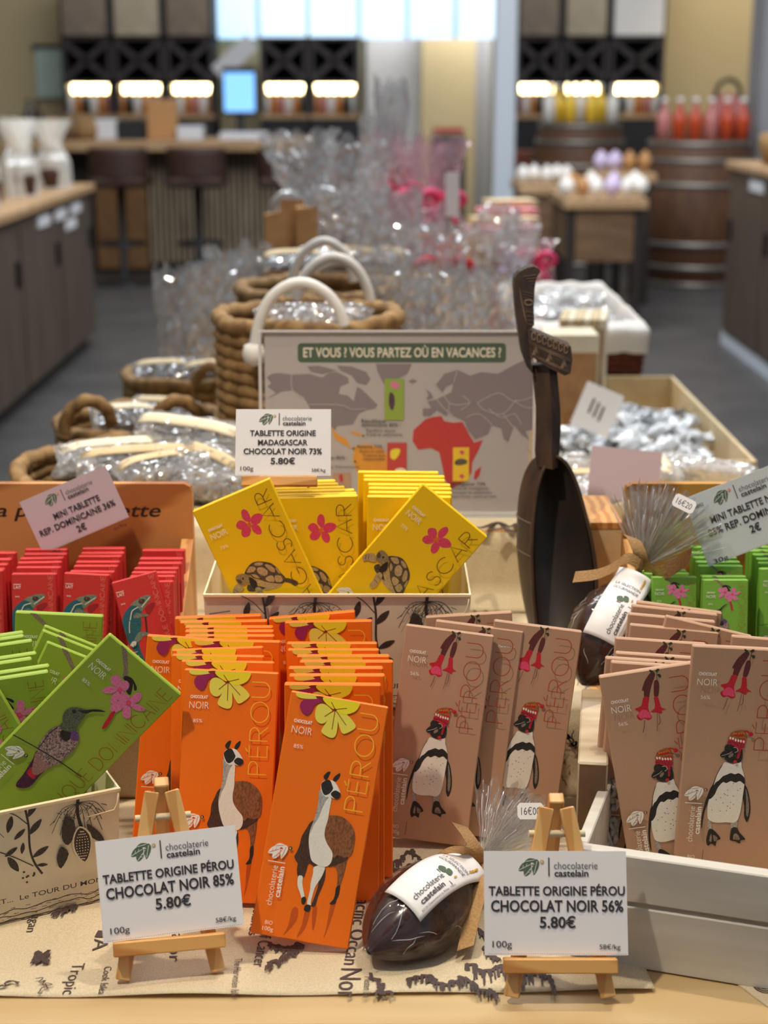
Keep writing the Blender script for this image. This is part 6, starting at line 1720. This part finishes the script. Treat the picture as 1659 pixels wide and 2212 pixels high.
# wine racks with lamps
RY = 14.3
segs = [(146, 254), (256, 364), (366, 470), (566, 669), (671, 778), (1108, 1204), (1206, 1304), (1306, 1424)]
pos_ = ['at the far left', 'second from the left', 'third from the left', 'left of the passage, with the till screen', 'right beside the grey passage', 'right beside the white column', 'second right of the white column', 'at the far right by the beige wall']
bott = None
for k, (a, c_) in enumerate(segs):
    x0, x1 = wx(a + 1, RY), wx(c_ - 1, RY); xm = (x0 + x1) / 2; w_ = x1 - x0
    e = empty('wine_rack', loc=(xm, RY, 0)); tag(e, 'dark wooden wine rack with a crossed lattice, ' + pos_[k], 'wine rack', 'wine racks along the back wall')
    rh = wz(84, RY) if 440 < a < 1090 else 2.4
    MB().box((0, .30, rh / 2), (w_, .04, rh), 'rack_back').build('back_panel', e)
    for s_ in (-1, 1): MB().box((s_ * (w_ / 2 - .02), .1, rh / 2), (.04, .42, rh), 'dark_rack').build('upright', e)
    za, zb_ = wz(84, RY), wz(178, RY)
    b = MB()
    for s_ in (-1, 1): b.bar((-w_ * .45 * s_, .0, zb_ + .02), (w_ * .45 * s_, .0, za - .02), .05, .25, 'dark_rack', (0, 1, 0))
    b.build('lattice', e)
    MB().box((0, .08, za), (w_, .38, .03), 'dark_rack').build('shelf', e)
    MB().box((0, .08, zb_), (w_, .38, .03), 'dark_rack').build('shelf', e)
    zl0, zl1 = wz(204, RY), wz(181, RY)
    MB().box((0, .12, (zl0 + zl1) / 2 + .005), (w_ - .03, .06, .085), 'led_lamp', None, .01).build('lamp', e)
    zs = wz(246, RY)
    MB().box((0, .08, zs - .02), (w_, .40, .04), 'counter_oak').build('shelf', e)
    MB().box((0, .05, (zs - .05) / 2), (w_, .40, zs - .06), 'rack_back').build('cabinet', e)
    if not 440 < a < 1090:
        MB().box((0, .0, wz(22, RY)), (w_ - .05, .3, wz(-40, RY) - wz(74, RY)), ['crate_end', 'crate_pale', 'crate_end', 'crate_pale', 'crate_end', 'crate_end', 'crate_pale', 'tray_white'][k], None, .01).build('top_crate', e)
    nb = 6
    for j in range(nb):
        x = xm - w_ * .40 + w_ * .8 * j / (nb - 1)
        mt = ['bottle_white', 'bottle_amber', 'bottle_dark', 'bottle_white', 'bottle_amber', 'bottle_rose'][(j + k) % 6]
        if bott is None: bott = {}
        if mt not in bott:
            o = MB().lathe([(.01, 0), (.038, .004), (.038, .12), (.013, .165), (.013, .21), (.004, .212)], mt, 12).build('bottle'); bott[mt] = o
        else: o = dup(bott[mt])
        o.location = (x, RY - .04, zs)
        cn = {'bottle_white': 'white', 'bottle_amber': 'amber', 'bottle_dark': 'dark', 'bottle_rose': 'rose'}[mt]
        tag(o, '%s bottle in the lamp lit rack %s, %s from left' % (cn, pos_[k].replace('with the till screen', '').replace('at the ', '').strip(' ,'), ['first', 'second', 'third', 'fourth', 'fifth', 'sixth'][j]), 'bottle', 'bottles under the rack lamps')
# bright reflection across the lattice near the window, painted as a pale strip
p0, p1 = P(470, 160, RY - .135), P(545, 88, RY - .135)
b = MB().bar(p0, p1, .16, .012, 'wall_white', (0, 1, 0)); b2 = None
tag(b.build('reflection_strip'), 'pale slanting strip painted as a reflection across the lattice below the bright window', 'painted reflection')
# barrels
def barrel(px, Y, ytop, rb, label, mt='barrel_wood'):
    x = wx(px, Y); h = wz(ytop, Y)
    e = empty('wine_barrel', loc=(x, Y, 0)); tag(e, label, 'barrel', 'barrels on the right')
    R_ = lambda t_: rb * (.80 + .20 * sin(pi * t_))
    MB().lathe([(.02, 0)] + [(R_(i / 12), h * i / 12) for i in range(13)] + [(R_(1) * .94, h), (R_(1) * .94, h - .03), (.02, h - .03)], mt, 40, rf=lambda i, k: 1 + .004 * (k % 2)).build('staves', e)
    for t_ in (.02, .14, .30, .70, .86, .97):
        MB().lathe([(R_(t_) + .002, h * t_ - .022), (R_(t_) + .007, h * t_ - .022), (R_(t_) + .007, h * t_ + .022), (R_(t_) + .002, h * t_ + .022)], 'barrel_hoop', 40).build('hoop', e)
    MB().lathe([(.02, h - .029), (R_(1) * .93, h - .029), (R_(1) * .93, h - .008), (.02, h - .008)], 'barrel_grey', 36).build('head', e)
    return e, x, h
e1, bx, bh = barrel(1512, 11.6, 300, .45, 'large oak wine barrel with grey hoops carrying the red bottles')
e2, cx2, ch2 = barrel(1252, 12.9, 262, .40, 'oak wine barrel with yellow bottles, behind the small sweets tables')
ob = {}
def flask(mt, s_):
    o = MB().lathe([(.01, 0), (.05, .005), (.05, .17), (.018, .225), (.018, .275), (.004, .277)], mt, 14).build('bottle')
    c = MB().lathe([(.004, .262), (.021, .262), (.021, .30), (.004, .30)], 'bottle_white', 10).build('cap', o)
    return o
k = 0
for row in range(2):
    for j in range(6):
        mt = 'bottle_orange' if (j + row) % 3 else 'bottle_rose'
        if mt not in ob: ob[mt] = flask(mt, 1); o = ob[mt]
        else: o = dup(ob[mt])
        o.location = (bx - .29 + .115 * j + .03 * row, 11.6 - .12 + .2 * row, bh - .008)
        tag(o, '%s drink bottle on the large barrel, %s in the %s row' % (('orange red' if mt == 'bottle_orange' else 'pale rose'), ['first', 'second', 'third', 'fourth', 'fifth', 'sixth'][j], ['front', 'back'][row]), 'bottle', 'bottles on the large barrel')
for j in range(7):
    mt = 'bottle_yellow' if j % 3 else 'bottle_white'
    if mt not in ob: ob[mt] = flask(mt, 1); o = ob[mt]
    else: o = dup(ob[mt])
    o.location = (cx2 - .27 + .085 * j, 12.75 + .12 * (j % 2), ch2 - .008)
    tag(o, '%s bottle on the rear barrel, %s from the left' % (('yellow' if j % 3 else 'white'), ['first', 'second', 'third', 'fourth', 'fifth', 'sixth', 'seventh'][j]), 'bottle', 'bottles on the rear barrel')
e = empty('pink_gift_bag', loc=(wx(1566, 12.0), 12.02, bh - .008)); tag(e, 'frosted pink gift bag with dark handles among the bottles on the large barrel', 'gift bag')
b = MB().add([(-.10, -.05, 0), (.10, -.05, 0), (.10, .05, 0), (-.10, .05, 0), (-.12, -.03, .32), (.12, -.03, .32), (.12, .03, .32), (-.12, .03, .32)], [(0, 1, 2, 3), (0, 1, 5, 4), (1, 2, 6, 5), (2, 3, 7, 6), (3, 0, 4, 7)], 'bottle_rose'); b.build('bag_body', e)
b = MB(); b.tube(smooth_path([(-.09, -.035, .30), (-.08, -.04, .38), (0, -.04, .43), (.08, -.04, .38), (.09, -.035, .30)], 4), .016, 'hair_dark', 8); b.build('handle', e)
# white sheet hanging on the rear barrel and small sweets tables
def side_table(name, x0, x1, y0, y1, z1, label):
    e = empty(name, loc=((x0 + x1) / 2, (y0 + y1) / 2, 0)); tag(e, label, 'table')
    w_, d_ = x1 - x0, y1 - y0
    MB().box((0, 0, z1 - .03), (w_, d_, .06), 'counter_oak', None, .005).build('table_top', e)
    MB().box((0, 0, z1 - .22), (w_ - .06, d_ - .06, .3), 'brown_wood').build('drawer_box', e)
    for a in (-1, 1):
        for c_ in (-1, 1): MB().box((a * (w_ / 2 - .05), c_ * (d_ / 2 - .05), (z1 - .06) / 2), (.05, .05, z1 - .06), 'bar_dark').build('leg', e)
    return e
side_table('sweets_table', wx(1215, 9.5), wx(1395, 9.5), 9.3, 10.2, wz(425, 9.5), 'small wooden sweets table in front of the large barrel')
zs_ = wz(425, 9.5)
tb = None
for k, (px, Y) in enumerate(((1228, 9.4), (1262, 9.45), (1292, 9.4), (1326, 9.42), (1360, 9.4), (1388, 9.45), (1240, 9.9), (1280, 9.95), (1330, 9.9), (1375, 9.95))):
    mt = ['tray_white', 'paper_kraft', 'tray_white', 'lilac', 'tray_white'][k % 5]
    if tb is None: tb = {}
    if mt not in tb:
        b = MB(); b.grid(lambda u, v: (cos(2 * pi * u) * (.044 + .009 * sin(u * 31)) * sin(pi * min(.999, max(.001, v)) * .92 + .1), sin(2 * pi * u) * .042 * sin(pi * v * .92 + .1), .13 * v), 22, 10, mt, closed=True); tb[mt] = b.build('sweets_pouch'); o = tb[mt]
    else: o = dup(tb[mt])
    o.location = (wx(px, Y), Y, zs_); o.rotation_euler = (0, 0, k * 1.1)
    tag(o, '%s sweets pouch on the small table, %s %s' % ({'tray_white': 'white', 'paper_kraft': 'brown', 'lilac': 'lilac'}[mt], ['first', 'second', 'third', 'fourth', 'fifth', 'sixth', 'first', 'second', 'third', 'fourth'][k], 'in the front row' if k < 6 else 'in the back row'), 'bag of sweets', 'pouches on the small table')
side_table('sweets_table', wx(1120, 10.8), wx(1235, 10.8), 10.6, 11.4, wz(398, 10.8), 'low wooden table left of the small sweets table')
for k, px in enumerate((1132, 1158, 1184, 1208, 1226)):
    o = dup(tb['tray_white']); o.location = (wx(px, 10.8), 10.8 + .08 * (k % 2), wz(398, 10.8)); tag(o, 'pale sweets pouch on the low table left, %s of five' % ['first', 'second', 'third', 'fourth', 'fifth'][k], 'bag of sweets', 'pouches on the low table')
for k, px in enumerate((1300, 1330, 1362, 1395)):
    o = dup(tb['lilac'] if k < 2 else tb['paper_kraft']); o.location = (wx(px, 10.6), 10.6, wz(372, 10.6)); o.scale = (1.1,) * 3
    tag(o, 'lilac and pink gift pouch on the rear stand, %s of four' % ['first', 'second', 'third', 'fourth'][k], 'bag of sweets', 'pouches on the rear stand')
side_table('rear_stand', wx(1285, 10.6), wx(1412, 10.6), 10.4, 11.0, wz(372, 10.6), 'rear stand with gift pouches beside the large barrel')
thing_box('red_cabinet', 1108, 1155, 325, 420, 13.6, .4, 'wicker_red', 'reddish brown cabinet right of the white column', 'cabinet')
thing_box('red_box', 935, 1000, 276, 292, 13.8, .3, 'box_red', 'dark red box on the black stand in the passage', 'box')
o = thing_box('black_stand', 932, 1004, 292, 350, 13.8, .35, 'box_black', 'black stand under the red box in the passage', 'stand')
z_ = wz(292, 13.8); o.data.transform(Matrix.Diagonal((1, 1, z_ / (z_ - wz(350, 13.8)), 1))); o.location.z = 0
for c_ in [q for q in COL.objects if q.name.startswith('red_cabinet')]:
    z_ = wz(325, 13.6); c_.data.transform(Matrix.Diagonal((1, 1, z_ / (z_ - wz(420, 13.6)), 1))); c_.location.z = 0
# left counter with cellophane bags
LX = -1.66; LZ = .905
e = empty('left_counter', loc=(LX - .6, 6.6, 0)); tag(e, 'dark wooden counter on the left with a light top and white labels', 'counter')
MB().box((0, 0, LZ - .02), (1.26, 4.5, .04), 'counter_oak', None, .004).build('worktop', e)
MB().box((0, 0, (LZ - .04) / 2 + .04), (1.2, 4.46, LZ - .12), 'counter_dark').build('carcass', e)
for k in range(5): d_ = MB().box((.602, -1.75 + .88 * k, .45), (.012, .84, .74), 'counter_dark').build('door', e); MB().box((.618, -1.42 + .88 * k, .62), (.02, .02, .12), 'stool_metal', None, .004).build('handle', d_)
MB().box((0, 0, .04), (1.1, 4.4, .08), 'bar_dark').build('kick_plate', e)
for k, y in enumerate((1.75, 1.35, .95, 1.60)):
    MB().box((.612, y, LZ - .10 - (.07 if k == 3 else 0)), (.008, .26, .05), 'wall_white').build('price_label', e)
o0 = None
for k in range(12):
    x, y = LX - .10 - .20 * (k % 4) - .04 * (k // 4), 8.35 - .55 * (k // 4) + .08 * (k % 2)
    if o0 is None:
        o0 = empty('cellophane_bag')
        b = MB(); b.grid(lambda u, v: (cos(2 * pi * u) * (.075 * (1 if v < .4 else 1 - .5 * (v - .4) / .25 if v < .65 else .5 + .7 * (v - .65) / .35)) * (1 + .15 * sin(u * 44 + v * 3)), sin(2 * pi * u) * .06 * (1 if v < .5 else .75), .30 * v), 40, 16, 'cello_white', closed=True, smooth=False); b.build('film', o0)
        b = MB(); b.lathe([(.01, .005), (.062, .01), (.066, .08), (.05, .12), (.01, .125)], 'praline_dark', 16); b.build('sweets', o0)
        b = MB(); b.lathe([(.035, .185), (.042, .19), (.042, .20), (.035, .205)], 'print_cream', 14); b.build('tie', o0)
        o = o0
    else: o = dup(o0)
    o.location = (x, y, LZ); o.rotation_euler = (0, 0, k); o.scale = (1.15, 1.15, 1.2)
    tag(o, 'cellophane bag on the left counter, %s in the %s row' % (['first', 'second', 'third', 'fourth'][k % 4], ['back', 'middle', 'front'][k // 4]), 'gift bag', 'bags on the left counter')
for k in range(4):
    o = MB().box((0, 0, .05), (.10, .07, .10), 'box_red' if k != 1 else 'box_black', None, .004).build('red_box', loc=(LX - .06 - .10 * (k % 2), 6.15 + .28 * k, LZ)); tag(o, '%s carton on the left counter by the frame edge, %s from the front' % (('red' if k != 1 else 'black'), ['first', 'second', 'third', 'fourth'][k]), 'box', 'cartons on the left counter')
# right counter
RX = 1.95; RZ = 1.03
e = empty('right_counter', loc=(RX + .5, 6.7, 0)); tag(e, 'grey brown wooden counter at the right edge with a light top', 'counter')
MB().box((0, 0, RZ - .02), (1.06, 4.3, .04), 'counter_oak', None, .004).build('worktop', e)
MB().box((0, 0, (RZ - .04) / 2 + .04), (1.0, 4.26, RZ - .12), 'counter_dark').build('carcass', e)
for k in range(5): d_ = MB().box((-.502, -1.68 + .84 * k, .50), (.012, .80, .84), 'counter_dark').build('door', e); MB().box((-.518, -1.36 + .84 * k, .66), (.02, .02, .12), 'stool_metal', None, .004).build('handle', d_)
for k in range(2): MB().box((-.512, 1.45 - .5 * k, RZ - .10), (.008, .3, .055), 'wall_white').build('price_label', e)
MB().box((-.45, 0, .04), (.1, 4.3, .08), 'column_white').build('kick_plate', e)
for k in range(3):
    o = MB().lathe([(.01, 0), (.13, .01), (.16, .10), (.15, .16), (.10, .17), (.01, .165)], 'straw', 24).build('wicker_bowl', loc=(RX + .18 + .15 * k, 8.3 - .5 * k, RZ)); tag(o, 'straw basket of pouches on the right counter, %s from the corner' % ['first', 'second', 'third'][k], 'basket', 'straw baskets on the right counter')
    o = dup(tb['tray_white']); o.location = (RX + .16 + .15 * k, 8.25 - .5 * k, RZ + .14); tag(o, 'white pouch in the straw basket on the right counter, %s from the corner' % ['first', 'second', 'third'][k], 'bag of sweets', 'pouches on the right counter')
# shelf of bottles at the right edge of the back
e = empty('bottle_shelf', loc=(wx(1652, 12.4), 12.6, 0)); tag(e, 'dark shelf at the right frame edge behind the barrel', 'shelf')
MB().box((.25, .2, 1.2), (.5, .04, 2.4), 'rack_back').build('back_panel', e)
for z in (.9, 1.35, 1.8): MB().box((.25, 0, z), (.5, .36, .03), 'dark_rack').build('shelf_board', e)
